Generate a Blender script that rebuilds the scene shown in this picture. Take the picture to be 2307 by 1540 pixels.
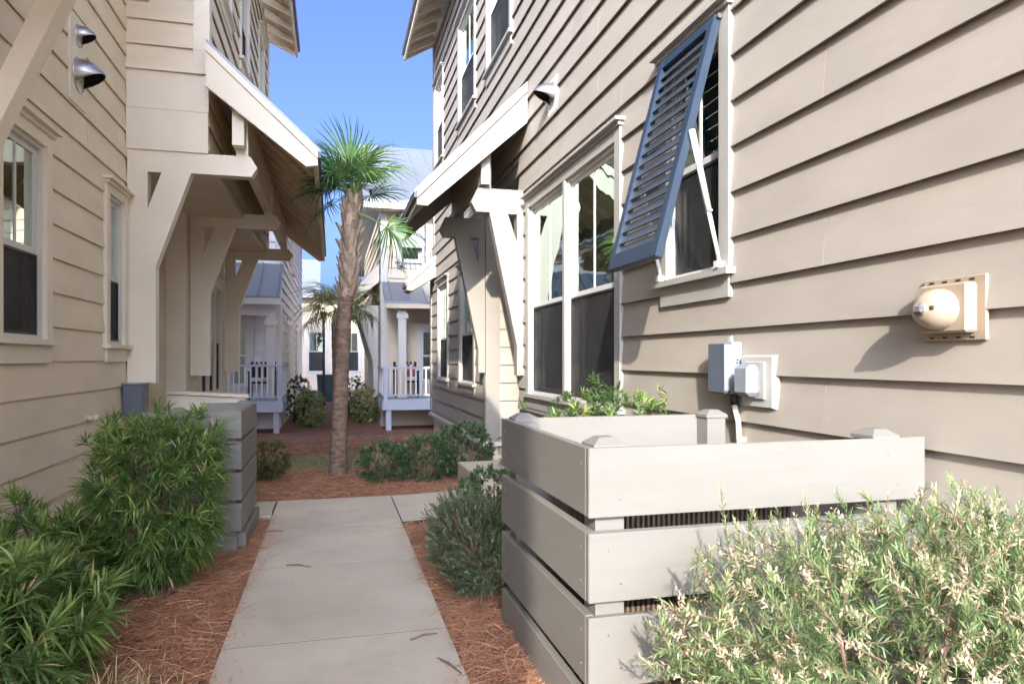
import bpy, bmesh, math, random
import numpy as np
from mathutils import Vector, Matrix, Euler

for o in list(bpy.data.objects):
    bpy.data.objects.remove(o, do_unlink=True)
S = bpy.context.scene
C = S.collection
R = math.radians
random.seed(7)
RNG = np.random.default_rng(7)

# ------------------------------------------------------------------ camera
TH = math.atan2(405.0, 1570.0)
cam_d = bpy.data.cameras.new('camera')
cam = bpy.data.objects.new('camera', cam_d)
C.objects.link(cam)
cam.location = (0, 0, 1.3)
cam.rotation_euler = (math.pi / 2, 0, -TH)
cam_d.sensor_width = 36
cam_d.lens = 36 * 1570.0 / 2307.0
cam_d.shift_y = 38.0 / 2307.0
cam_d.clip_start = 0.05
cam_d.clip_end = 2000
S.camera = cam
# ------------------------------------------------------------------ sky, sun, exposure
SUNV = Vector((0.33, 1.0, -0.48)).normalized()          # direction the light travels
ELEV = math.asin(-SUNV.z)
ROT = math.atan2(-SUNV.x, -SUNV.y)
world = bpy.data.worlds.new('World')
S.world = world
world.use_nodes = True
wn = world.node_tree.nodes
wl = world.node_tree.links
wn.clear()
sky = wn.new('ShaderNodeTexSky')
sky.sky_type = 'NISHITA'
sky.sun_disc = False
sky.sun_elevation = ELEV
sky.sun_rotation = ROT
sky.altitude = 0
sky.air_density = 0.34
sky.dust_density = 7.0
sky.ozone_density = 6.0
bg = wn.new('ShaderNodeBackground')
bg.inputs['Strength'].default_value = 0.15
wo = wn.new('ShaderNodeOutputWorld')
wl.new(sky.outputs[0], bg.inputs[0])
wl.new(bg.outputs[0], wo.inputs[0])
sun_d = bpy.data.lights.new('sun', 'SUN')
sun_d.energy = 2.0
sun_d.angle = R(0.5)
sun_d.color = (1.0, 0.93, 0.82)
sun = bpy.data.objects.new('sun', sun_d)
C.objects.link(sun)
sun.location = (-8, -20, 14)
sun.rotation_euler = SUNV.to_track_quat('-Z', 'Y').to_euler()
S.view_settings.view_transform = 'Standard'
S.view_settings.look = 'None'
S.view_settings.gamma = 1
S.view_settings.use_curve_mapping = False
S.view_settings.exposure = 2.15
S.render.engine = 'CYCLES'
S.cycles.diffuse_bounces = 8
S.cycles.max_bounces = 14
S.cycles.transparent_max_bounces = 16

# ------------------------------------------------------------------ materials
def nodes_of(name):
    m = bpy.data.materials.new(name)
    m.use_nodes = True
    nt = m.node_tree
    return m, nt, nt.nodes['Principled BSDF'], nt.nodes['Material Output']

def paint(name, col, rough=0.55, var=0.06, scale=3.0, bump=0.02, bscale=60, rnd=0.05, dirt=0.0, stretch=(1, 1, 1), metallic=0.0):
    m, nt, b, out = nodes_of(name)
    N, L = nt.nodes, nt.links
    tc = N.new('ShaderNodeTexCoord')
    mp = N.new('ShaderNodeMapping')
    mp.inputs['Scale'].default_value = stretch
    L.new(tc.outputs['Object'], mp.inputs[0])
    n1 = N.new('ShaderNodeTexNoise')
    n1.inputs['Scale'].default_value = scale
    n1.inputs['Detail'].default_value = 6
    L.new(mp.outputs[0], n1.inputs['Vector'])
    oi = N.new('ShaderNodeObjectInfo')
    r1 = N.new('ShaderNodeMapRange')
    r1.inputs['From Min'].default_value = 0.3
    r1.inputs['From Max'].default_value = 0.7
    r1.inputs['To Min'].default_value = 1 - var
    r1.inputs['To Max'].default_value = 1 + var
    L.new(n1.outputs['Fac'], r1.inputs['Value'])
    r2 = N.new('ShaderNodeMapRange')
    r2.inputs['To Min'].default_value = 1 - rnd
    r2.inputs['To Max'].default_value = 1 + rnd
    L.new(oi.outputs['Random'], r2.inputs['Value'])
    mu = N.new('ShaderNodeMath'); mu.operation = 'MULTIPLY'
    L.new(r1.outputs[0], mu.inputs[0]); L.new(r2.outputs[0], mu.inputs[1])
    hs = N.new('ShaderNodeHueSaturation')
    hs.inputs['Color'].default_value = (*col, 1)
    L.new(mu.outputs[0], hs.inputs['Value'])
    src = hs.outputs[0]
    if dirt > 0:
        n3 = N.new('ShaderNodeTexNoise'); n3.inputs['Scale'].default_value = scale * 1.7
        n3.inputs['Detail'].default_value = 9; n3.inputs['Roughness'].default_value = 0.7
        L.new(mp.outputs[0], n3.inputs['Vector'])
        cr = N.new('ShaderNodeMapRange')
        cr.inputs['From Min'].default_value = 0.52; cr.inputs['From Max'].default_value = 0.75
        cr.inputs['To Max'].default_value = dirt
        L.new(n3.outputs['Fac'], cr.inputs['Value'])
        mx = N.new('ShaderNodeMixRGB')
        mx.inputs['Color2'].default_value = (col[0] * 0.55, col[1] * 0.5, col[2] * 0.42, 1)
        L.new(cr.outputs[0], mx.inputs['Fac']); L.new(src, mx.inputs['Color1'])
        src = mx.outputs[0]
    L.new(src, b.inputs['Base Color'])
    b.inputs['Roughness'].default_value = rough
    b.inputs['Metallic'].default_value = metallic
    if bump > 0:
        n2 = N.new('ShaderNodeTexNoise')
        n2.inputs['Scale'].default_value = bscale
        n2.inputs['Detail'].default_value = 5
        L.new(mp.outputs[0], n2.inputs['Vector'])
        bp = N.new('ShaderNodeBump')
        bp.inputs['Strength'].default_value = 0.5
        bp.inputs['Distance'].default_value = bump
        L.new(n2.outputs['Fac'], bp.inputs['Height'])
        L.new(bp.outputs[0], b.inputs['Normal'])
    return m

M = {}
M['siding'] = paint('siding_paint_shade_copy', (0.74, 0.645, 0.49), 0.6, 0.06, 1.6, 0.0025, 45, 0.03, 0.14, (1, 1, 3))  # siding copy for the shaded left house, lightened to offset the shade
M['siding_lit'] = paint('siding_paint_lit_copy', (0.355, 0.315, 0.265), 0.6, 0.06, 1.6, 0.0012, 45, 0.035, 0.14, (1, 1, 3))  # same siding on the sunlit right house, darkened to offset the sun
M['trim'] = paint('cream_trim_shade_copy', (0.75, 0.68, 0.55), 0.5, 0.04, 2.0, 0.0015, 40, 0.02, 0.10)  # trim copy lightened to make up for shade on the left
M['trim_lit'] = paint('cream_trim_lit_copy', (0.27, 0.247, 0.21), 0.5, 0.04, 2.0, 0.0015, 40, 0.02, 0.10)  # the trim again, tone lowered against direct sun on the right
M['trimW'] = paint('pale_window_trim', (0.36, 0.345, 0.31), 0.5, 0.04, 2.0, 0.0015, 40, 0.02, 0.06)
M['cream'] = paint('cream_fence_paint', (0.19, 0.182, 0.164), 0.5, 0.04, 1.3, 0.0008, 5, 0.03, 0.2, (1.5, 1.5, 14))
M['white'] = paint('white_vinyl', (0.60, 0.59, 0.55), 0.4, 0.03, 2.0, 0.0, 40, 0.02, 0.06)
M['whitewall'] = paint('far_white_siding', (0.74, 0.74, 0.74), 0.6, 0.05, 1.5, 0.001, 30, 0.02)
M['yellow'] = paint('far_cream_siding', (0.66, 0.56, 0.42), 0.6, 0.05, 1.5, 0.001, 30, 0.02)
M['bluegrey'] = paint('blue_grey_deck_paint', (0.50, 0.54, 0.64), 0.55, 0.06, 2.0, 0.001, 30, 0.02, 0.1)
M['soffit'] = paint('soffit_paint', (0.70, 0.60, 0.43), 0.6, 0.05, 2.0, 0.001, 30, 0.03)
M['shutter'] = paint('blue_shutter_paint', (0.016, 0.032, 0.058), 0.38, 0.06, 3, 0.0008, 40, 0.05)
M['slat'] = paint('grey_slat_paint', (0.04, 0.05, 0.065), 0.4, 0.08, 3, 0.0008, 40, 0.12)  # slats a greyer, lighter tone than the stiles
M['roofmetal'] = paint('grey_metal_roof', (0.22, 0.245, 0.28), 0.42, 0.06, 0.8, 0.001, 12, 0.04, 0.08, (1, 1, 1), 0.35)
M['darkmetal'] = paint('dark_drip_edge', (0.10, 0.10, 0.11), 0.4, 0.1, 4, 0.0, 40, 0.05)
M['alu'] = paint('brushed_aluminium', (0.55, 0.55, 0.56), 0.33, 0.08, 8, 0.0008, 30, 0.05, 0.15, (1, 1, 1), 0.9)
M['black'] = paint('dark_interior', (0.012, 0.011, 0.011), 0.8, 0.1, 5, 0, 40, 0.1)
M['room'] = paint('dim_room', (0.06, 0.055, 0.05), 0.9, 0.2, 2, 0, 40, 0.1)
M['curtain'] = paint('grey_curtain', (0.42, 0.42, 0.42), 0.9, 0.25, 6, 0.004, 14, 0.1, 0, (6, 14, 1))
M['blind'] = paint('tan_blind', (0.46, 0.38, 0.24), 0.8, 0.06, 3, 0.001, 30, 0.1)
M['palebl'] = paint('pale_blind', (0.55, 0.58, 0.55), 0.8, 0.06, 3, 0.001, 30, 0.1)
M['concrete'] = paint('concrete', (0.52, 0.45, 0.355), 0.85, 0.13, 1.5, 0.006, 120, 0.05, 0.42)
M['box_grey'] = paint('grey_meter_box', (0.25, 0.27, 0.30), 0.45, 0.06, 6, 0.0005, 60, 0.05, 0.12)
M['box_dark'] = paint('slate_box_front', (0.10, 0.12, 0.15), 0.4, 0.06, 6, 0.0005, 60, 0.05)
M['box_light'] = paint('pale_plastic', (0.42, 0.41, 0.38), 0.4, 0.05, 6, 0.0005, 60, 0.05, 0.08)
M['ivory'] = paint('ivory_plastic', (0.36, 0.285, 0.205), 0.35, 0.04, 6, 0.0003, 60, 0.03, 0.05)
M['rubber'] = paint('black_rubber', (0.02, 0.02, 0.022), 0.5, 0.1, 6, 0, 60, 0.05)
M['chrome'] = paint('strobe_lens', (0.75, 0.76, 0.78), 0.12, 0.05, 20, 0.001, 60, 0.02, 0, (1, 1, 1), 0.9)
M['acbrown'] = paint('condenser_louver', (0.16, 0.12, 0.085), 0.5, 0.08, 6, 0.001, 60, 0.08)
M['trunk'] = paint('palm_bark', (0.17, 0.115, 0.083), 0.9, 0.45, 11, 0.03, 16, 0.05, 0.7, (1, 1, 2.2))
M['boot'] = paint('palm_boot', (0.30, 0.225, 0.165), 0.85, 0.4, 9, 0.006, 40, 0.4, 0.5)
M['bark'] = paint('twig_bark', (0.17, 0.11, 0.07), 0.9, 0.25, 20, 0.002, 60, 0.1)
M['stripe_d'] = paint('navy_fabric', (0.03, 0.035, 0.06), 0.9, 0.1, 8, 0.001, 80, 0.1)
M['stripe_r'] = paint('brick_red_fabric', (0.36, 0.09, 0.07), 0.9, 0.1, 8, 0.001, 80, 0.1)
M['fabric'] = paint('off_white_fabric', (0.70, 0.67, 0.62), 0.9, 0.05, 8, 0.001, 80, 0.1)
M['teal'] = paint('dark_teal_bin', (0.03, 0.08, 0.10), 0.5, 0.1, 8, 0.001, 80, 0.1)
M['pvc'] = paint('cream_pvc', (0.60, 0.53, 0.43), 0.45, 0.05, 8, 0.0005, 80, 0.05)

def glass_mat(name, tint, base):
    m, nt, b, out = nodes_of(name)
    N, L = nt.nodes, nt.links
    N.remove(b)
    tr = N.new('ShaderNodeBsdfTransparent'); tr.inputs[0].default_value = (*tint, 1)
    gl = N.new('ShaderNodeBsdfGlossy'); gl.inputs['Roughness'].default_value = 0.01
    gl.inputs['Color'].default_value = (0.86, 1.0, 0.92, 1)
    fr = N.new('ShaderNodeFresnel'); fr.inputs['IOR'].default_value = 1.7
    mr = N.new('ShaderNodeMapRange')
    mr.inputs['To Min'].default_value = base; mr.inputs['To Max'].default_value = 1.0
    n = N.new('ShaderNodeTexNoise'); n.inputs['Scale'].default_value = 1.6
    bp = N.new('ShaderNodeBump'); bp.inputs['Strength'].default_value = 0.25; bp.inputs['Distance'].default_value = 0.02
    tc = N.new('ShaderNodeTexCoord')
    L.new(tc.outputs['Object'], n.inputs['Vector']); L.new(n.outputs['Fac'], bp.inputs['Height'])
    L.new(bp.outputs[0], gl.inputs['Normal'])
    L.new(fr.outputs[0], mr.inputs['Value'])
    mx = N.new('ShaderNodeMixShader')
    L.new(mr.outputs[0], mx.inputs[0]); L.new(tr.outputs[0], mx.inputs[1]); L.new(gl.outputs[0], mx.inputs[2])
    L.new(mx.outputs[0], out.inputs['Surface'])
    return m
M['glass'] = glass_mat('window_glass', (0.70, 0.84, 0.76), 0.48)

def screen_mat():
    m, nt, b, out = nodes_of('insect_screen')
    N, L = nt.nodes, nt.links
    tr = N.new('ShaderNodeBsdfTransparent'); tr.inputs[0].default_value = (0.85, 0.85, 0.85, 1)
    b.inputs['Base Color'].default_value = (0.035, 0.034, 0.034, 1)
    b.inputs['Roughness'].default_value = 0.7
    w = N.new('ShaderNodeTexWave'); w.inputs['Scale'].default_value = 5.0
    w.inputs['Distortion'].default_value = 3.0; w.inputs['Detail'].default_value = 1.5
    tc = N.new('ShaderNodeTexCoord'); L.new(tc.outputs['Object'], w.inputs['Vector'])
    mr = N.new('ShaderNodeMapRange'); mr.inputs['To Min'].default_value = 0.42; mr.inputs['To Max'].default_value = 0.62
    L.new(w.outputs['Fac'], mr.inputs['Value'])
    mx = N.new('ShaderNodeMixShader')
    L.new(mr.outputs[0], mx.inputs[0]); L.new(tr.outputs[0], mx.inputs[1]); L.new(b.outputs[0], mx.inputs[2])
    L.new(mx.outputs[0], out.inputs['Surface'])
    return m
M['screen'] = screen_mat()

def leaf_mat(name, stops, rough=0.45, trans=0.3):
    m, nt, b, out = nodes_of(name)
    N, L = nt.nodes, nt.links
    at = N.new('ShaderNodeAttribute'); at.attribute_name = 'v'
    cr = N.new('ShaderNodeValToRGB')
    e = cr.color_ramp.elements
    e[0].position, e[0].color = stops[0][0], (*stops[0][1], 1)
    e[1].position, e[1].color = stops[-1][0], (*stops[-1][1], 1)
    for p, c in stops[1:-1]:
        k = e.new(p); k.color = (*c, 1)
    L.new(at.outputs['Fac'], cr.inputs[0])
    L.new(cr.outputs[0], b.inputs['Base Color'])
    b.inputs['Roughness'].default_value = rough
    t = N.new('ShaderNodeBsdfTranslucent')
    L.new(cr.outputs[0], t.inputs['Color'])
    mx = N.new('ShaderNodeMixShader'); mx.inputs[0].default_value = trans
    L.new(b.outputs[0], mx.inputs[1]); L.new(t.outputs[0], mx.inputs[2])
    L.new(mx.outputs[0], out.inputs['Surface'])
    return m
M['podo'] = leaf_mat('yew_pine_leaf', [(0, (0.05, 0.105, 0.035)), (0.45, (0.145, 0.245, 0.065)), (0.75, (0.28, 0.38, 0.10)), (0.95, (0.44, 0.47, 0.17)), (1, (0.55, 0.40, 0.21))], 0.3)
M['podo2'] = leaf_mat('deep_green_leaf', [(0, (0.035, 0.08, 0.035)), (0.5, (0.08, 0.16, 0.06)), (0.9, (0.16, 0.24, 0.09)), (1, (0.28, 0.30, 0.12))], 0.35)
M['rosem'] = leaf_mat('flowering_shrub_leaf', [(0, (0.06, 0.115, 0.045)), (0.3, (0.16, 0.24, 0.095)), (0.55, (0.27, 0.35, 0.15)), (0.75, (0.40, 0.44, 0.24)), (0.85, (0.52, 0.47, 0.30)), (1, (0.60, 0.45, 0.34))], 0.5)
M['grey_g'] = leaf_mat('grey_green_leaf', [(0, (0.05, 0.085, 0.04)), (0.5, (0.11, 0.155, 0.075)), (1, (0.27, 0.29, 0.19))], 0.6)
M['olive'] = leaf_mat('olive_leaf', [(0, (0.05, 0.07, 0.018)), (0.5, (0.12, 0.15, 0.035)), (1, (0.24, 0.24, 0.07))], 0.5)
M['lime'] = leaf_mat('sun_toned_lime_leaf', [(0, (0.2, 0.26, 0.09)), (0.5, (0.40, 0.46, 0.18)), (1, (0.6, 0.62, 0.3))], 0.5)  # light green raised paler, standing in for sun on the far shrubs
M['frond'] = leaf_mat('palm_frond', [(0, (0.04, 0.10, 0.04)), (0.5, (0.10, 0.20, 0.065)), (0.85, (0.22, 0.30, 0.08)), (1, (0.40, 0.38, 0.15))], 0.35)
M['frond2'] = leaf_mat('pale_palm_frond', [(0, (0.16, 0.19, 0.07)), (0.5, (0.30, 0.33, 0.13)), (1, (0.52, 0.52, 0.27))], 0.45)
M['straw'] = leaf_mat('pine_needle', [(0, (0.18, 0.07, 0.035)), (0.35, (0.46, 0.215, 0.115)), (0.75, (0.68, 0.37, 0.215)), (1, (0.82, 0.56, 0.38))], 0.6, 0.1)
M['dry'] = leaf_mat('dry_grass', [(0, (0.18, 0.17, 0.07)), (0.5, (0.42, 0.32, 0.16)), (1, (0.66, 0.50, 0.29))], 0.6, 0.2)
M['lawnb'] = leaf_mat('dormant_grass', [(0, (0.17, 0.15, 0.06)), (0.5, (0.30, 0.26, 0.13)), (1, (0.42, 0.37, 0.21))], 0.7, 0.2)
def ground_mat(name, c1, c2, c3, scale, bump):
    m, nt, b, out = nodes_of(name)
    N, L = nt.nodes, nt.links
    tc = N.new('ShaderNodeTexCoord')
    n = N.new('ShaderNodeTexNoise'); n.inputs['Scale'].default_value = scale; n.inputs['Detail'].default_value = 10
    n.inputs['Roughness'].default_value = 0.75
    L.new(tc.outputs['Object'], n.inputs['Vector'])
    cr = N.new('ShaderNodeValToRGB')
    e = cr.color_ramp.elements
    e[0].position, e[0].color = 0.33, (*c1, 1)
    e[1].position, e[1].color = 0.68, (*c3, 1)
    k = e.new(0.5); k.color = (*c2, 1)
    L.new(n.outputs['Fac'], cr.inputs[0]); L.new(cr.outputs[0], b.inputs['Base Color'])
    b.inputs['Roughness'].default_value = 0.95
    bp = N.new('ShaderNodeBump'); bp.inputs['Strength'].default_value = 0.8; bp.inputs['Distance'].default_value = bump
    L.new(n.outputs['Fac'], bp.inputs['Height']); L.new(bp.outputs[0], b.inputs['Normal'])
    return m
M['mulch'] = ground_mat('straw_mulch', (0.13, 0.06, 0.035), (0.27, 0.125, 0.075), (0.44, 0.23, 0.14), 26, 0.03)
M['lawn'] = ground_mat('dormant_lawn', (0.17, 0.14, 0.07), (0.27, 0.23, 0.12), (0.36, 0.31, 0.18), 14, 0.02)
M['joint'] = ground_mat('joint_soil', (0.03, 0.025, 0.02), (0.05, 0.04, 0.03), (0.08, 0.06, 0.045), 30, 0.01)
M['farpave'] = paint('grey_paving', (0.34, 0.34, 0.35), 0.9, 0.1, 2, 0.003, 60, 0.04)

# ------------------------------------------------------------------ helpers
class MB:
    def __init__(s):
        s.v = []; s.f = []
    def add(s, vs, fs):
        k = len(s.v); s.v += [tuple(p) for p in vs]; s.f += [tuple(i + k for i in f) for f in fs]; return s
    def box(s, x0, x1, y0, y1, z0, z1):
        return s.add([(x0, y0, z0), (x1, y0, z0), (x1, y1, z0), (x0, y1, z0), (x0, y0, z1), (x1, y0, z1), (x1, y1, z1), (x0, y1, z1)],
                     [(0, 3, 2, 1), (4, 5, 6, 7), (0, 1, 5, 4), (1, 2, 6, 5), (2, 3, 7, 6), (3, 0, 4, 7)])
    def prism(s, A, B):                      # two matching outlines joined
        n = len(A)
        return s.add(list(A) + list(B), [tuple(range(n - 1, -1, -1)), tuple(range(n, 2 * n))] + [(i, (i + 1) % n, n + (i + 1) % n, n + i) for i in range(n)])
    def tube(s, pts, rads, n=8, cap=True):
        pts = [Vector(p) for p in pts]
        k = len(s.v); ref = Vector((0.31, 0.17, 0.93)).normalized()
        for i, p in enumerate(pts):
            d = (pts[min(i + 1, len(pts) - 1)] - pts[max(i - 1, 0)]).normalized()
            a = d.cross(ref)
            if a.length < 0.05: a = d.cross(Vector((1, 0, 0)))
            a.normalize(); b = d.cross(a)
            r = rads[i] if hasattr(rads, '__len__') else rads
            for j in range(n):
                t = 2 * math.pi * j / n
                s.v.append(tuple(p + a * (r * math.cos(t)) + b * (r * math.sin(t))))
        for i in range(len(pts) - 1):
            for j in range(n):
                s.f.append((k + i * n + j, k + i * n + (j + 1) % n, k + (i + 1) * n + (j + 1) % n, k + (i + 1) * n + j))
        if cap:
            s.f.append(tuple(k + j for j in range(n - 1, -1, -1)))
            s.f.append(tuple(k + (len(pts) - 1) * n + j for j in range(n)))
        return s
    def build(s, name, mat, parent=None, fix=True, smooth=False, bevel=0.0):
        me = bpy.data.meshes.new(name)
        me.from_pydata(s.v, [], s.f)
        if fix:
            bm = bmesh.new(); bm.from_mesh(me)
            bmesh.ops.recalc_face_normals(bm, faces=bm.faces)
            if bevel > 0:
                bmesh.ops.bevel(bm, geom=[e for e in bm.edges], offset=bevel, segments=1, affect='EDGES', clamp_overlap=True)
            bm.to_mesh(me); bm.free()
        if smooth:
            for p in me.polygons: p.use_smooth = True
        me.materials.append(M[mat])
        return link(name, me, parent)

def world_loc(o):
    p = Vector(o.location)
    while o.parent:
        o = o.parent; p += Vector(o.location)
    return p
def link(name, me, parent=None):
    o = bpy.data.objects.new(name, me)
    C.objects.link(o)
    if parent is not None:
        o.parent = parent
        o.matrix_parent_inverse = Matrix.Translation(-ROOT.get(parent.name, Vector((0, 0, 0))))
    return o
ROOT = {}
def thing(name, label, cat, loc=(0, 0, 0), group=None):
    o = bpy.data.objects.new(name, None)
    o.empty_display_size = 0.2
    C.objects.link(o)
    o.location = loc
    ROOT[o.name] = Vector(loc)
    return tag(o, label, cat, group)
def tag(o, label, cat, group=None):
    o['label'] = label; o['category'] = cat
    if group: o['group'] = group
    return o
def struct(o):
    o['kind'] = 'structure'; return o
def stuff(o):
    o['kind'] = 'stuff'; return o

def gz(x, y):                                    # ground level falls gently away past the cross walk
    y = max(y, 6.9)
    return -0.05 * (min(y, 20.0) - 6.9)

# ------------------------------------------------------------------ ground, lawn, walks
def build_ground():
    ys = [-300, -60, -12, -6, -2, 0] + [0.5 * i for i in range(1, 44)] + [24, 28, 34, 45, 70, 300]
    xs = [-300, -60, -15] + [-5 + 0.5 * i for i in range(21)] + [15, 60, 300]
    v = []; f = []
    for y in ys:
        for x in xs:
            z = gz(x, y) - 0.035
            v.append((x, y, z))
    nx = len(xs)
    for j in range(len(ys) - 1):
        for i in range(nx - 1):
            f.append((j * nx + i, j * nx + i + 1, (j + 1) * nx + i + 1, (j + 1) * nx + i))
    mb = MB(); mb.v = v; mb.f = f
    struct(mb.build('ground', 'mulch', fix=False))
    # lawn strip past the palm bed
    mb = MB(); pts = []
    n = 26
    for j in range(9):
        for i in range(n):
            x = -2.0 + 4.1 * i / (n - 1)
            y0 = 9.55 + 0.12 * math.sin(x * 2.3) + 0.1 * x; y1 = 11.9 + 0.15 * math.sin(x * 3.1 + 1)
            y = y0 + (y1 - y0) * j / 8
            mb.v.append((x, y, gz(x, y) - 0.028))
    for j in range(8):
        for i in range(n - 1):
            mb.f.append((j * n + i, j * n + i + 1, (j + 1) * n + i + 1, (j + 1) * n + i))
    struct(mb.build('lawn', 'lawn', fix=False))
    # walk: dark joint bed plus separate concrete slabs
    mb = MB()
    mb.box(-0.475, 0.53, -3.0, 6.7, -0.12, -0.0015)
    mb.box(-1.9, -0.475, 5.72 + 0.5, 6.7, -0.12, -0.0015)
    mb.box(0.53, 1.2, 5.62, 6.6, -0.12, -0.0015)
    path = struct(mb.build('path', 'joint'))
    ylist = [-3.0, -0.3, 0.92, 2.13, 3.35, 4.57, 5.62, 6.72]
    for a, b in zip(ylist[:-1], ylist[1:]):
        g = 0.005
        MB().box(-0.48, 0.535, a + g, b - g, -0.11, 0.0).build('slab', 'concrete', path)
    MB().box(-1.95, -0.492, 6.1, 6.72, -0.11, -0.0005).build('slab', 'concrete', path, bevel=0.006)
    # right branch with a curved far edge that swings to the step
    top = []; bot = []
    pts = [(0.547, 5.62), (1.35, 5.75), (1.35, 6.95)]
    for i in range(8):
        t = i / 7.0
        pts.append((1.35 - 0.803 * t, 6.95 - 0.23 * math.sin(t * math.pi / 2) ** 0.8))
    MB().prism([(x, y, -0.11) for x, y in pts], [(x, y, -0.0006) for x, y in pts]).build('slab', 'concrete', path)
    st = struct(MB().box(1.36, 2.2, 6.35, 7.7, -0.1, 0.15).build('step', 'concrete', bevel=0.008))
    # far walk between the back houses
    mb = MB(); mb.box(-0.9, 0.9, 33, 60, -0.8, -0.66)
    struct(mb.build('far_pavement', 'farpave'))
build_ground()

# ------------------------------------------------------------------ wall frames: (a, d, z) -> world
def WX(pos, n):
    return lambda a, d, z: (pos + n * d, a, z)
def WY(pos, n):
    return lambda a, d, z: (a, pos + n * d, z)
def fbox(mb, W, a0, a1, d0, d1, z0, z1):
    return mb.prism([W(a0, d0, z0), W(a1, d0, z0), W(a1, d1, z0), W(a0, d1, z0)], [W(a0, d0, z1), W(a1, d0, z1), W(a1, d1, z1), W(a0, d1, z1)])

def backing(house, W, a0, a1, z0, z1, ops, mat, th=0.10):
    As = sorted({a0, a1} | {min(max(v, a0), a1) for o in ops for v in o[:2]})
    Zs = sorted({z0, z1} | {min(max(v, z0), z1) for o in ops for v in o[2:4]})
    mb = MB()
    for i in range(len(As) - 1):
        for j in range(len(Zs) - 1):
            ca, cz = (As[i] + As[i + 1]) / 2, (Zs[j] + Zs[j + 1]) / 2
            if any(o[0] < ca < o[1] and o[2] < cz < o[3] for o in ops): continue
            if As[i + 1] - As[i] < 1e-4 or Zs[j + 1] - Zs[j] < 1e-4: continue
            fbox(mb, W, As[i], As[i + 1], -th, 0.0, Zs[j], Zs[j + 1])
    return mb.build('wall', mat, house)

def siding(house, W, a0, a1, z0, z1, zref, ops, mat, pitch=0.2625, joints=(), rj=0.0, proud=0.034, seed=1):
    rr = random.Random(seed)
    backing(house, W, a0, a1, z0, z1, ops, mat)
    k = math.floor((z0 - zref) / pitch)
    zb = zref + k * pitch
    ci = 0
    while zb < z1 - 0.01:
        lo, hi = max(zb, z0), min(zb + pitch, z1)
        th = lambda z: proud - (proud - 0.005) * (z - zb) / pitch
        cuts = [a0, a1]
        for jy in joints:
            if a0 < jy < a1 and (ci % 3 == 1): cuts.append(jy)
        if rj > 0:
            p = a0 + rr.uniform(0.5, 3.6)
            while p < a1 - 0.4:
                if all(abs(p - jy) > 1.2 for jy in joints): cuts.append(p)
                p += 3.6
        cuts = sorted(cuts)
        for c0, c1 in zip(cuts[:-1], cuts[1:]):
            c0 += 0.002 if c0 > a0 else 0; c1 -= 0.002 if c1 < a1 else 0
            # sweep along the board, gather the pieces that stay joined
            ev = sorted({c0, c1} | {min(max(v, c0), c1) for o in ops if o[2] < hi and o[3] > lo for v in o[:2]})
            mb = MB(); has = False
            def flush():
                nonlocal mb, has
                if has: mb.build('siding_board', mat, house)
                mb = MB(); has = False
            for e0, e1 in zip(ev[:-1], ev[1:]):
                if e1 - e0 < 1e-3: continue
                bands = [(lo, hi)]
                for o in ops:
                    if o[0] < (e0 + e1) / 2 < o[1]:
                        nb = []
                        for b0, b1 in bands:
                            if o[2] > b0: nb.append((b0, min(b1, o[2])))
                            if o[3] < b1: nb.append((max(b0, o[3]), b1))
                        bands = [b for b in nb if b[1] - b[0] > 0.004]
                if not bands: flush(); continue
                for b0, b1 in bands:
                    i0, i1 = max(0.002, th(b0) - 0.011), max(0.002, th(b1) - 0.011)
                    mb.prism([W(e0, i0, b0), W(e1, i0, b0), W(e1, th(b0), b0), W(e0, th(b0), b0)],
                             [W(e0, i1, b1), W(e1, i1, b1), W(e1, th(b1), b1), W(e0, th(b1), b1)])
                    has = True
            flush()
        zb += pitch; ci += 1

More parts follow.
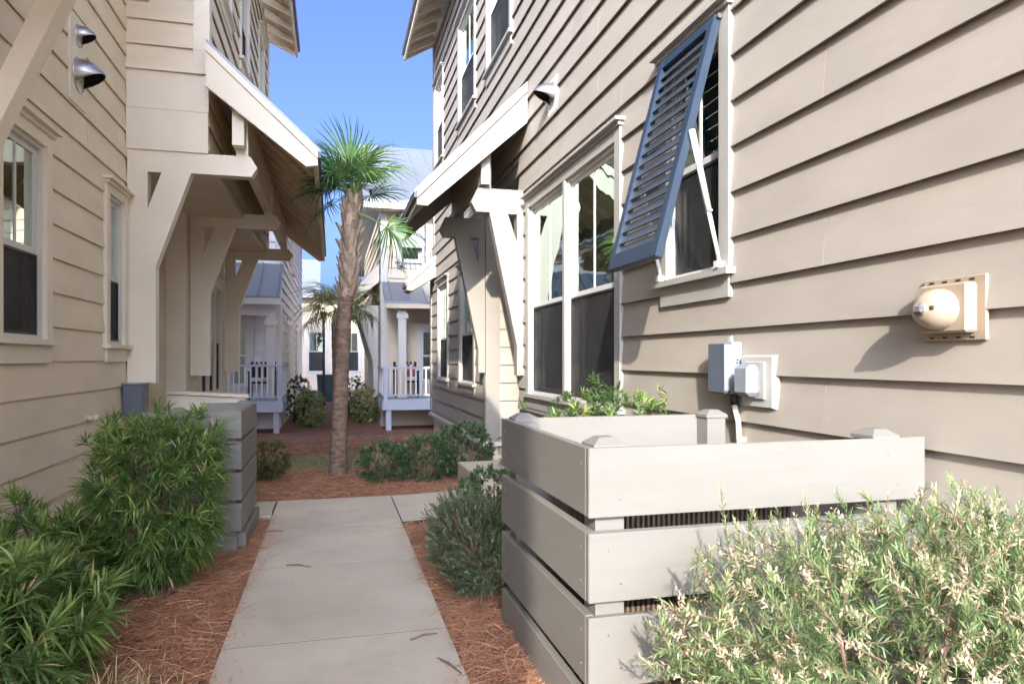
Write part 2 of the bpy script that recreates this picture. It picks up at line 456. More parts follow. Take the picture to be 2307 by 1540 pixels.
def window(house, W, a0, a1, z0, z1, cas=0.10, units=1, mid=0.5, screen=True, muntin=True, back='room', head=True, sillm=True, trim='trim', curtain=None, label=None):
    """a0..a1, z0..z1 = outer edge of the casing; returns the opening to leave in the siding"""
    mb = MB()
    fbox(mb, W, a0, a0 + cas, -0.02, 0.045, z0, z1)
    fbox(mb, W, a1 - cas, a1, -0.02, 0.045, z0, z1)
    fbox(mb, W, a0 + cas, a1 - cas, -0.02, 0.043, z1 - cas * 1.15, z1)
    win = mb.build('window', trim, house)
    if label: win['label'] = label
    P = win
    if head:
        mb = MB(); fbox(mb, W, a0 - 0.045, a1 + 0.045, -0.01, 0.10, z1 + 0.001, z1 + 0.028)
        fbox(mb, W, a0 - 0.02, a1 + 0.02, -0.01, 0.065, z1 - 0.03, z1 + 0.0005)
        mb.build('head_cap', trim, P)
    if sillm:
        mb = MB(); fbox(mb, W, a0 - 0.04, a1 + 0.04, -0.02, 0.085, z0 - 0.04, z0 - 0.001); mb.build('sill', trim, P)
        mb = MB(); fbox(mb, W, a0 + 0.01, a1 - 0.01, -0.01, 0.04, z0 - 0.17, z0 - 0.041); mb.build('apron', trim, P)
    A0, A1, Z0, Z1 = a0 + cas, a1 - cas, z0, z1 - cas * 1.15
    wid = (A1 - A0 - 0.07 * (units - 1)) / units
    zm = Z0 + (Z1 - Z0) * mid
    f = 0.045
    for u in range(units):
        b0 = A0 + u * (wid + 0.07); b1 = b0 + wid
        if u > 0:
            mb = MB(); fbox(mb, W, b0 - 0.07, b0, -0.04, 0.042, Z0, Z1); mb.build('mullion', trim, P)
        mb = MB()                                             # vinyl frame round the unit
        for q in ((b0, b0 + 0.025, Z0, Z1), (b1 - 0.025, b1, Z0, Z1), (b0 + 0.025, b1 - 0.025, Z1 - 0.025, Z1), (b0 + 0.025, b1 - 0.025, Z0, Z0 + 0.03)):
            fbox(mb, W, q[0], q[1], -0.085, 0.012, q[2], q[3])
        mb.build('frame', 'white', P)
        c0, c1 = b0 + 0.025, b1 - 0.025
        for nm, zz0, zz1, d in (('upper_sash', zm - 0.02, Z1 - 0.025, -0.02), ('lower_sash', Z0 + 0.03, zm + 0.02, -0.055)):
            mb = MB()
            fbox(mb, W, c0, c0 + f, d - 0.025, d, zz0, zz1); fbox(mb, W, c1 - f, c1, d - 0.025, d, zz0, zz1)
            fbox(mb, W, c0 + f, c1 - f, d - 0.025, d, zz0, zz0 + f); fbox(mb, W, c0 + f, c1 - f, d - 0.025, d, zz1 - f, zz1)
            if muntin and nm == 'upper_sash':
                ca = (c0 + c1) / 2
                fbox(mb, W, ca - 0.011, ca + 0.011, d - 0.018, d - 0.003, zz0 + f, zz1 - f)
            mb.build(nm, 'white', P)
            mb = MB(); fbox(mb, W, c0 + f, c1 - f, d - 0.014, d - 0.010, zz0 + f, zz1 - f); mb.build('pane', 'glass', P)
        if screen:
            mb = MB(); fbox(mb, W, c0 + 0.004, c1 - 0.004, -0.022, -0.0205, Z0 + 0.034, zm - 0.022); mb.build('insect_screen', 'screen', P)
            mb = MB()
            for q in ((c0 + 0.002, c0 + 0.022, Z0 + 0.032, zm - 0.021), (c1 - 0.022, c1 - 0.002, Z0 + 0.032, zm - 0.021), (c0 + 0.022, c1 - 0.022, Z0 + 0.032, Z0 + 0.05), (c0 + 0.022, c1 - 0.022, zm - 0.04, zm - 0.021)):
                fbox(mb, W, q[0], q[1], -0.02, -0.012, q[2], q[3])
            mb.build('screen_frame', 'rubber', P)
        if curtain:
            mb = MB()
            n = 26; t0, t1 = curtain[1], curtain[2]
            A = [W(c0 + (c1 - c0) * (t0 + (t1 - t0) * i / n), -0.16 + 0.022 * math.sin(i * 1.7), Z0 + 0.02) for i in range(n + 1)]
            B = [(p[0], p[1], Z0 + (Z1 - Z0) * curtain[3]) for p in A]
            mb.add(A + B, [(i, i + 1, n + 2 + i, n + 1 + i) for i in range(n)])
            mb.build('curtain', curtain[0], P, fix=False)
    # the dim room behind the glass
    mb = MB()
    for q in ((A0, A1, -0.62, -0.60, Z0, Z1), (A0 - 0.02, A0, -0.62, -0.088, Z0, Z1), (A1, A1 + 0.02, -0.62, -0.088, Z0, Z1),
              (A0, A1, -0.62, -0.088, Z1, Z1 + 0.02), (A0, A1, -0.62, -0.088, Z0 - 0.02, Z0)):
        fbox(mb, W, *q)
    mb.build('room_lining', back, P)
    return (a0 + 0.004, a1 - 0.004, z0 - 0.16 if sillm else z0, z1 - 0.003)

def opening(a0, a1, z0, z1, sillm=True):
    return (a0 + 0.004, a1 - 0.004, z0 - 0.16 if sillm else z0, z1 - 0.003)

def bracket(house, wallx, n, y0, y1, out, hole, mat='trim'):
    """flat timber bracket in the plane y; out = outline (s, z), hole = triangle (s, z)"""
    bm = bmesh.new()
    ov = [bm.verts.new((wallx + n * s, y0, z)) for s, z in out]
    hv = [bm.verts.new((wallx + n * s, y0, z)) for s, z in hole]
    ed = [bm.edges.new((ov[i], ov[(i + 1) % len(ov)])) for i in range(len(ov))]
    ed += [bm.edges.new((hv[i], hv[(i + 1) % len(hv)])) for i in range(len(hv))]
    bmesh.ops.triangle_fill(bm, use_beauty=True, edges=ed)
    # drop any face that lies in the hole
    def inside(c):
        s = n * (c.x - wallx); z = c.z
        sg = []
        for i in range(3):
            (x1, z1), (x2, z2) = hole[i], hole[(i + 1) % 3]
            sg.append((x2 - x1) * (z - z1) - (z2 - z1) * (s - x1))
        return all(q > 0 for q in sg) or all(q < 0 for q in sg)
    bad = [f for f in bm.faces if inside(f.calc_center_median())]
    if bad: bmesh.ops.delete(bm, geom=bad, context='FACES')
    r = bmesh.ops.extrude_face_region(bm, geom=list(bm.faces))
    for v in r['geom']:
        if isinstance(v, bmesh.types.BMVert): v.co.y = y1
    bmesh.ops.recalc_face_normals(bm, faces=bm.faces)
    me = bpy.data.meshes.new('bracket'); bm.to_mesh(me); bm.free()
    me.materials.append(M[mat])
    return link('bracket', me, house)

def canopy(house, n, xt, zt, xe, ze, y0, y1, strut=None, header=None, rafters=0.5, mat='trim'):
    """lean-to roof from the wall line (xt, zt) to the eave (xe, ze) between y0 and y1"""
    L = Vector((xe - xt, 0, ze - zt)); slope = L.z / L.x
    zz = lambda x, off=0.0: zt + slope * (x - xt) - off
    mb = MB()                                                     # roof deck boards
    ya, yb = y0 + 0.03, y1 - 0.03
    mb.prism([(xt, ya, zz(xt, 0.015)), (xe, ya, zz(xe, 0.015)), (xe, ya, zz(xe, 0.05)), (xt, ya, zz(xt, 0.05))],
             [(xt, yb, zz(xt, 0.015)), (xe, yb, zz(xe, 0.015)), (xe, yb, zz(xe, 0.05)), (xt, yb, zz(xt, 0.05))])
    can = mb.build('canopy', 'soffit', house)
    xo = xe - n * -0.03
    mb = MB()
    xo = xe + (0.03 if xe > xt else -0.03)
    mb.prism([(xt, y0 - 0.03, zz(xt, -0.028)), (xo, y0 - 0.03, zz(xo, -0.028)), (xo, y0 - 0.03, zz(xo, 0.012)), (xt, y0 - 0.03, zz(xt, 0.012))],
             [(xt, y1 + 0.03, zz(xt, -0.028)), (xo, y1 + 0.03, zz(xo, -0.028)), (xo, y1 + 0.03, zz(xo, 0.012)), (xt, y1 + 0.03, zz(xt, 0.012))])
    mb.build('metal_roofing', 'roofmetal', can)
    # standing seams
    yy = y0 + 0.25
    while yy < y1 - 0.1:
        MB().prism([(xt, yy, zz(xt, -0.055)), (xo, yy, zz(xo, -0.055)), (xo, yy, zz(xo, -0.02)), (xt, yy, zz(xt, -0.02))],
                   [(xt, yy + 0.018, zz(xt, -0.055)), (xo, yy + 0.018, zz(xo, -0.055)), (xo, yy + 0.018, zz(xo, -0.02)), (xt, yy + 0.018, zz(xt, -0.02))]).build('roof_seam', 'roofmetal', can)
        yy += 0.42
    sg = 1 if xe > xt else -1
    # eave fascia
    mb = MB(); mb.box(min(xe, xe - sg * 0.045), max(xe, xe - sg * 0.045), y0 + 0.031, y1 - 0.031, zz(xe) - 0.165, zz(xe) - 0.017)
    mb.build('fascia', mat, can)
    mb = MB(); mb.box(min(xe + sg * 0.002, xe + sg * 0.03), max(xe + sg * 0.002, xe + sg * 0.03), y0 - 0.02, y1 + 0.02, zz(xe) - 0.085, zz(xe) - 0.02)
    mb.build('drip_edge', 'darkmetal', can)
    # rake boards at both ends: wide board plus a proud crown strip
    for ye, s2 in ((y0, -1), (y1, 1)):
        mb = MB(); d0, d1 = ye - 0.03, ye + 0.03
        O = [(xt, zz(xt, 0.10)), (xe, zz(xe, 0.10)), (xe, zz(xe, 0.17)), (xe - sg * 0.12, zz(xe - sg * 0.12, 0.30)), (xt, zz(xt, 0.46))]
        mb.prism([(x, d0, z) for x, z in O], [(x, d1, z) for x, z in O]); mb.build('rake_board', mat, can)
        mb = MB(); d0, d1 = ye - 0.05, ye + 0.0295
        O = [(xt, zz(xt, 0.013)), (xe, zz(xe, 0.013)), (xe, zz(xe, 0.099)), (xt, zz(xt, 0.099))]
        mb.prism([(x, d0, z) for x, z in O], [(x, d1, z) for x, z in O]); mb.build('rake_crown', mat, can)
    # rafters
    yy = y0 + rafters
    while yy < y1 - 0.2:
        O = [(xt, zz(xt, 0.051)), (xe - sg * 0.046, zz(xe - sg * 0.046, 0.051)), (xe - sg * 0.046, zz(xe - sg * 0.046, 0.10)), (xt, zz(xt, 0.105))]
        MB().prism([(x, yy - 0.04, z) for x, z in O], [(x, yy + 0.04, z) for x, z in O]).build('rafter', 'trim', can)
        yy += rafters
    if header:
        hx0, hx1, hz0 = header
        mb = MB(); O = [(hx0, hz0), (hx1, hz0), (hx1, zz(hx1, 0.21)), (hx0, zz(hx0, 0.21))]
        mb.prism([(x, y0 + 0.09, z) for x, z in O], [(x, y1 - 0.09, z) for x, z in O]); mb.build('header_beam', mat, can)
    if strut:
        sx0, sx1, sz0, sys = strut
        for (a, b) in sys:
            mb = MB(); O = [(sx0, sz0), (sx1, sz0), (sx1, zz(sx1, 0.22)), (sx0, zz(sx0, 0.22))]
            mb.prism([(x, a, z) for x, z in O], [(x, b, z) for x, z in O]); mb.build('strut', mat, can)
    return can

def eave(house, n, xw, xe, z, y0, y1, rise, xr, mat='soffit'):
    """main roof: boarded soffit on open rafters, fascia, metal slab up to the ridge at xr"""
    mb = MB()
    sg = 1 if xe > xw else -1
    slope = rise / abs(xr - xe)
    zz = lambda x: z + slope * abs(x - xe)
    mb.prism([(xe, y0, zz(xe) + 0.10), (xr, y0, zz(xr) + 0.10), (xr, y0, zz(xr) + 0.14), (xe, y0, zz(xe) + 0.14)],
             [(xe, y1, zz(xe) + 0.10), (xr, y1, zz(xr) + 0.10), (xr, y1, zz(xr) + 0.14), (xe, y1, zz(xe) + 0.14)])
    rf = mb.build('roof', 'roofmetal', house)
    # soffit boards as separate planks
    x = xe - sg * 0.05
    while (x - xw) * sg > -0.05:
        x2 = x - sg * 0.135
        MB().prism([(x, y0 + 0.03, zz(x) + 0.075), (x2, y0 + 0.03, zz(x2) + 0.075), (x2, y0 + 0.03, zz(x2) + 0.099), (x, y0 + 0.03, zz(x) + 0.099)],
                   [(x, y1 - 0.03, zz(x) + 0.075), (x2, y1 - 0.03, zz(x2) + 0.075), (x2, y1 - 0.03, zz(x2) + 0.099), (x, y1 - 0.03, zz(x) + 0.099)]).build('soffit_board', mat, rf)
        x = x2 - sg * 0.006
    yy = y0 + 0.35
    while yy < y1:
        MB().prism([(xe - sg * 0.05, yy, z - 0.03), (xw, yy, zz(xw) - 0.10), (xw, yy, zz(xw) + 0.074), (xe - sg * 0.05, yy, z + 0.074)],
                   [(xe - sg * 0.05, yy + 0.05, z - 0.03), (xw, yy + 0.05, zz(xw) - 0.10), (xw, yy + 0.05, zz(xw) + 0.074), (xe - sg * 0.05, yy + 0.05, z + 0.074)]).build('rafter', 'trim', rf)
        yy += 0.61
    MB().box(min(xe, xe - sg * 0.04), max(xe, xe - sg * 0.04), y0, y1, z - 0.09, z + 0.098).build('fascia', 'trim', rf)
    MB().box(min(xe + sg * 0.002, xe + sg * 0.05), max(xe + sg * 0.002, xe + sg * 0.05), y0 - 0.02, y1 + 0.02, z + 0.03, z + 0.15).build('drip_edge', 'darkmetal', rf)
    for ye in (y0, y1):
        O = [(xe, zz(xe) - 0.09), (xr, zz(xr) - 0.12), (xr, zz(xr) + 0.098), (xe, zz(xe) + 0.098)]
        MB().prism([(a, ye - 0.03, c) for a, c in O], [(a, ye + 0.028, c) for a, c in O]).build('rake_board', 'trim', rf)

# ------------------------------------------------------------------ house on the right
def right_house():
    H = thing('lap_sided_house', 'lap sided house on the right with siding darkened to offset the sun and with blue top hinged shutter and double window', 'house', (2.3, 0, 0))
    X = 2.26; W = WX(X, -1); zr = 1.475
    ops = []
    # shutter window, double window, three upper windows
    ops.append(window(H, W, 3.585, 4.47, 1.83, 3.38, 0.105, 1, 0.5, curtain=('fabric', 0.35, 1.0, 0.48), trim='trimW'))
    ops.append(window(H, W, 5.16, 7.95, 0.90, 3.19, 0.11, 2, 0.47, curtain=('curtain', 0.18, 0.98, 0.47), trim='trimW'))
    for a0, a1 in ((8.66, 10.2), (11.0, 12.6), (14.35, 15.55)):
        ops.append(window(H, W, a0, a1, 5.52, 7.4, 0.10, 1, 0.5, trim='trimW', curtain=None))
    for a0, a1 in ((0.4, 1.3), (-2.6, -1.4), (2.9, 3.8)):
        ops.append(window(H, W, a0, a1, 5.5, 7.2, 0.10, 1, 0.5, trim='trimW'))
    ops.append((8.36, 15.8, -1, 3.75))
    siding(H, W, -4.0, 15.8, -0.03, 8.4, zr, ops, 'siding_lit', joints=(2.80,), rj=1, seed=3)
    # wall bits of the door recess and the ground floor bay
    W2 = WX(2.9, -1); siding(H, W2, 8.36, 9.95, -0.1, 3.6, zr, [(8.75, 9.7, -1, 2.4)], 'siding_lit', seed=4)
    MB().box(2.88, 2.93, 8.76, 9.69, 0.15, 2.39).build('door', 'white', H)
    W3 = WY(9.95, -1); siding(H, W3, 2.21, 2.9, -0.1, 3.6, zr, [(2.20, 2.37, -1, 4)], 'siding_lit', seed=5)
    MB().box(2.26, 2.95, 8.30, 8.36, -0.1, 3.75).build('recess_jamb', 'trim_lit', H)
    MB().box(2.262, 3.0, 8.36, 9.95, 3.6, 3.74).build('recess_ceiling', 'trim_lit', H)
    W4 = WX(2.20, -1)
    o4 = [window(H, W4, 10.75, 12.2, 0.90, 2.92, 0.10, 1, 0.43, trim='trimW', curtain=None),
          window(H, W4, 13.35, 14.75, 0.90, 2.92, 0.10, 1, 0.43, trim='trimW', curtain=None)]
    siding(H, W4, 9.951, 15.8, 0.09, 3.75, zr, o4, 'siding_lit', rj=1, seed=6)
    mb = MB(); mb.box(2.16, 2.369, 9.905, 9.948, 0.09, 3.75); mb.box(2.155, 2.197, 9.9485, 10.08, 0.09, 3.75); mb.build('corner_board', 'trim_lit', H)
    mb = MB(); mb.box(2.155, 2.2, 15.68, 15.84, 0.09, 3.75); mb.box(2.215, 2.26, 15.66, 15.84, 3.76, 8.4); mb.build('corner_board', 'trim_lit', H)
    mb = MB(); mb.box(2.12, 2.40, 9.86, 15.85, 0.03, 0.088); mb.build('water_table', 'white', H)
    mb = MB(); mb.box(2.24, 2.6, 9.99, 15.8, -0.9, 0.029); mb.build('foundation', 'yellow', H)
    MB().box(2.18, 2.26, 9.93, 15.8, 3.751, 3.80).build('bay_cap', 'trim_lit', H)
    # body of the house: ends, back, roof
    MB().box(2.36, 8.6, 15.7, 15.8, -0.9, 8.4).build('end_wall', 'siding_lit', H)
    MB().box(2.36, 8.6, -4.0, -3.9, -0.2, 8.4).build('end_wall', 'siding_lit', H)
    MB().box(8.5, 8.6, -3.9, 15.7, -0.4, 8.4).build('rear_wall', 'siding_lit', H)
    eave(H, -1, 2.26, 1.62, 8.33, -4.4, 16.35, 2.2, 5.4)
    eave(H, 1, 8.6, 9.2, 8.33, -4.4, 16.35, 2.2, 5.4)
    # canopy over the recess with two brackets
    out = [(0, 1.10), (0.10, 1.10), (0.10, 1.45), (0.44, 3.05), (0.60, 3.05), (0.66, 3.16), (0.58, 3.33), (0, 3.33)]
    hole = [(0.10, 3.04), (0.215, 3.04), (0.10, 2.70)]
    bracket(H, 2.258, -1, 8.12, 8.26, out, hole, 'trim_lit')
    bracket(H, 2.15, -1, 9.90, 10.04, out, hole, 'trim_lit')
    canopy(H, -1, 2.232, 4.55, 0.93, 3.22, 7.95, 10.25, strut=(1.74, 1.84, 3.332, ((8.14, 8.24), (9.92, 10.02))), header=(1.70, 1.80, 3.36), rafters=0.38, mat='trim_lit')
    # small far canopy past the bay
    canopy(H, -1, 2.19, 3.55, 1.55, 2.95, 15.1, 15.75, rafters=0.3, mat='trim_lit')
    return H
RH = right_house()

# top-hinged louvred shutter
def shutter():
    sh = thing('louvred_shutter', 'blue top hinged louvred shutter propped open over the near right window', 'shutter', (2.2, 4.0, 3.3))
    xt, zt = 2.20, 3.32; xb, zb = 1.815, 1.885
    ya, yb = 3.665, 4.375
    D = Vector((xb - xt, 0, zb - zt)); Ln = D.length; D.normalize()
    Nn = Vector((-D.z, 0, D.x))
    if Nn.x > 0: Nn = -Nn                                     # outward face
    P = lambda s, y, d: tuple(Vector((xt, y, zt)) + D * s + Nn * d)
    def slab(mb, s0, s1, y0, y1, d0, d1):
        return mb.prism([P(s0, y0, d0), P(s1, y0, d0), P(s1, y1, d0), P(s0, y1, d0)], [P(s0, y0, d1), P(s1, y0, d1), P(s1, y1, d1), P(s0, y1, d1)])
    for y0, y1 in ((ya, ya + 0.065), (yb - 0.065, yb)):
        slab(MB(), 0, Ln, y0, y1, -0.025, 0.025).build('stile', 'shutter', sh, bevel=0.003)
    slab(MB(), 0, 0.07, ya + 0.0655, yb - 0.0655, -0.024, 0.024).build('rail', 'shutter', sh, bevel=0.003)
    slab(MB(), Ln - 0.11, Ln, ya + 0.0655, yb - 0.0655, -0.024, 0.024).build('rail', 'shutter', sh, bevel=0.003)
    n = 17
    for i in range(n):
        s = 0.115 + (Ln - 0.11 - 0.115 - 0.02) * i / (n - 1)
        A = []; a = R(17)
        c, q = math.cos(a), math.sin(a)
        for ds, dd in ((-0.034, -0.004), (0.034, -0.004), (0.034, 0.004), (-0.034, 0.004)):
            A.append((s + ds * c - dd * q, ds * q + dd * c))
        MB().prism([P(x, ya + 0.066, d) for x, d in A], [P(x, yb - 0.066, d) for x, d in A]).build('slat', 'slat', sh)
    MB().tube([P(0.01, ya - 0.02, 0), P(0.01, yb + 0.02, 0)], 0.016, 8).build('hinge', 'darkmetal', sh)
    for y in (ya - 0.022, yb + 0.022):
        top = Vector(P(0.72, y, 0)); bot = Vector((2.19, y, 1.875))
        mid = top.lerp(bot, 0.62)
        arm = MB().tube([top, mid], 0.019, 8).build('prop_arm', 'white', sh, smooth=True)
        MB().tube([mid, bot], 0.013, 8).build('prop_arm', 'white', sh, smooth=True)
        MB().tube([mid + Vector((0, -0.03, 0)), mid + Vector((0, 0.03, 0))], 0.008, 6).build('pin', 'white', sh)
        MB().box(2.165, 2.21, y - 0.02, y + 0.02, 1.832, 1.872).build('foot_plate', 'white', sh)
shutter()

# hood vents on the walls
def hood(parent, W, a, z, r, proj):
    """half-dome cowl on a round collar, its lower lip cut away so that it opens downward"""
    def shell(k, d0):
        mb = MB(); n, m = 24, 10
        P = []
        for j in range(m + 1):
            t = math.pi / 2 * j / m
            for i in range(n):
                p = 2 * math.pi * i / n
                P.append((k * r * math.cos(t) * math.cos(p), k * proj * math.sin(t), k * r * math.cos(t) * math.sin(p)))
        cut = lambda d: -0.62 * r + 0.78 * r * d / proj
        Q = [(x, d, max(zl, cut(d) * k)) for x, d, zl in P]
        mb.v = [W(a + x, d0 + d, z + zl) for x, d, zl in Q]
        for j in range(m):
            for i in range(n):
                ids = (j * n + i, j * n + (i + 1) % n, (j + 1) * n + (i + 1) % n, (j + 1) * n + i)
                if all(P[q][2] <= cut(P[q][1]) * k + 1e-6 for q in ids): continue
                mb.f.append(ids)
        return mb
    shell(1.0, 0.034).build('cowl', 'alu', parent, fix=False, smooth=True)
    shell(0.95, 0.033).build('duct_opening', 'black', parent, fix=False)
    ring = MB(); pts = [W(a + r * 1.03 * math.cos(2 * math.pi * i / 20), 0.036, z + r * 1.03 * math.sin(2 * math.pi * i / 20)) for i in range(21)]
    ring.tube(pts, 0.008, 6, cap=False).build('collar', 'alu', parent, smooth=True)
def vents():
    W = WX(2.26, -1)
    v = thing('hood_vent', 'white faced metal hood vent on the sunlit right wall above the double window', 'vent', (2.26, 6.95, 4.05))
    mb = MB(); fbox(mb, W, 6.80, 7.11, 0.004, 0.032, 3.87, 4.22); mb.build('plate', 'white', v)
    hood(v, W, 6.955, 4.06, 0.115, 0.20)
    W = WX(-2.08, 1)
    v = thing('hood_vent', 'tall cream plate with a large and a small metal hood vent on the left wall', 'vent', (-2.08, 6.5, 3.8))
    mb = MB(); fbox(mb, W, 6.33, 6.72, 0.004, 0.034, 3.40, 4.14); mb.build('plate', 'trim', v, bevel=0.006)
    hood(v, W, 6.53, 3.66, 0.135, 0.20)
    hood(v, W, 6.53, 3.99, 0.085, 0.13)
vents()

# siren, disconnect box, outlet
def wall_devices():
    W = WX(2.26, -1)
    s = thing('alarm_siren', 'ivory alarm siren with bulging horn and strobe lens high on the right wall', 'siren', (2.26, 2.09, 1.48))
    mb = MB(); fbox(mb, W, 1.955, 2.225, 0.018, 0.034, 1.366, 1.602); mb.build('back_plate', 'ivory', s, bevel=0.004)
    mb = MB(); fbox(mb, W, 1.985, 2.195, 0.0345, 0.088, 1.395, 1.575); mb.build('housing', 'ivory', s, bevel=0.008)
    for zz in (1.588, 1.379):
        for k in range(4):
            a = 2.0 + 0.058 * k
            mb = MB(); fbox(mb, W, a, a + 0.02, 0.0342, 0.036, zz - 0.003, zz + 0.003); mb.build('slot', 'rubber', s)
    mb = MB(); n, m = 20, 10
    for j in range(m + 1):
        t = j / m * math.pi * 0.5
        rr = 0.085 * math.cos(t) ** 0.75 if j < m else 0.0
        d = 0.088 + 0.085 * math.sin(t)
        for i in range(n):
            p = 2 * math.pi * i / n
            mb.v.append(W(2.10 + rr * math.cos(p) * 1.02, d, 1.482 + rr * math.sin(p) * 0.9))
    for j in range(m):
        for i in range(n):
            mb.f.append((j * n + i, j * n + (i + 1) % n, (j + 1) * n + (i + 1) % n, (j + 1) * n + i))
    mb.build('horn', 'ivory', s, smooth=True)
    mb = MB(); fbox(mb, W, 2.075, 2.125, 0.155, 0.19, 1.462, 1.502); mb.build('strobe', 'chrome', s, bevel=0.01)
    mb = MB(); fbox(mb, W, 2.05, 2.065, 0.148, 0.17, 1.476, 1.492); mb.build('lens_screw', 'rubber', s, bevel=0.003)

    b = thing('disconnect_box', 'grey electrical disconnect box with slate cover beside the outlet cover', 'electrical box', (2.26, 3.58, 1.1))
    mb = MB(); fbox(mb, W, 3.485, 3.665, 0.02, 0.085, 1.10, 1.395); mb.build('case', 'box_grey', b, bevel=0.004)
    mb = MB(); fbox(mb, W, 3.50, 3.675, 0.0855, 0.125, 1.105, 1.39); mb.build('cover', 'box_dark', b, bevel=0.006)
    mb = MB(); fbox(mb, W, 3.49, 3.498, 0.0855, 0.128, 1.12, 1.38); mb.build('cover_lip', 'box_grey', b)
    mb = MB(); fbox(mb, W, 3.56, 3.59, 0.03, 0.045, 1.395, 1.43); mb.build('hanger_tab', 'box_light', b)
    for k in range(6):
        mb = MB(); fbox(mb, W, 3.4835, 3.4848, 0.045, 0.058 - 0.003 * (k % 2), 1.205 + 0.017 * k, 1.214 + 0.017 * k); mb.build('label_mark', 'rubber', b)
    MB().tube([(2.20, 3.50, 1.10), (2.20, 3.50, 1.04)], 0.022, 10).build('gland', 'rubber', b, smooth=True)
    MB().tube([(2.20, 3.50, 1.045), (2.212, 3.48, 0.95), (2.218, 3.475, 0.80), (2.22, 3.475, 0.2)], 0.016, 10).build('conduit', 'pvc', b, smooth=True)
    mb = MB(); fbox(mb, W, 3.45, 3.505, 0.012, 0.05, 0.835, 0.86); mb.build('conduit_clamp', 'white', b)

    o = thing('outlet_cover', 'white weatherproof outlet block with clear bubble cover beside the disconnect box', 'outlet', (2.26, 3.3, 1.03))
    mb = MB(); q = [W(3.15, 0.012, 1.03), W(3.46, 0.012, 1.03), W(3.46, 0.012, 1.325), W(3.15, 0.012, 1.325)]
    q2 = [W(3.165, 0.05, 1.045), W(3.445, 0.05, 1.045), W(3.445, 0.05, 1.31), W(3.165, 0.05, 1.31)]
    mb.prism(q, q2); mb.build('mounting_block', 'box_light', o)
    mb = MB(); fbox(mb, W, 3.215, 3.395, 0.0505, 0.064, 1.085, 1.285); mb.build('base', 'box_light', o, bevel=0.004)
    mb = MB(); fbox(mb, W, 3.235, 3.385, 0.0645, 0.145, 1.10, 1.27); mb.build('bubble_cover', 'box_grey', o, bevel=0.022)
    for k in range(3):
        mb = MB(); fbox(mb, W, 3.2335, 3.2348, 0.085, 0.125, 1.135 + 0.04 * k, 1.152 + 0.04 * k); mb.build('cover_rib', 'box_light', o)
    W = WX(-2.08, 1)
    p = thing('pipe_stub', 'small cream pipe cap poking from the left wall behind the shrub', 'pipe', (-2.08, 6.85, 0.82))
    MB().tube([(-2.06, 6.75, 0.79), (-1.99, 6.75, 0.79)], 0.022, 12).build('pipe', 'pvc', p, smooth=True)
    MB().tube([(-2.0, 6.75, 0.79), (-1.975, 6.75, 0.79), (-1.955, 6.75, 0.785)], [0.036, 0.036, 0.02], 12).build('cap', 'pvc', p, smooth=True)
    g = thing('utility_box', 'grey metal utility box low on the left wall above the tall shrub', 'electrical box', (-2.08, 7.9, 0.75))
    MB().box(-2.05, -1.86, 7.78, 8.02, 0.72, 1.04).build('case', 'box_dark', g, bevel=0.006)
    MB().box(-2.06, -1.84, 7.77, 8.03, 1.0405, 1.055).build('lid', 'box_grey', g, bevel=0.004)
wall_devices()

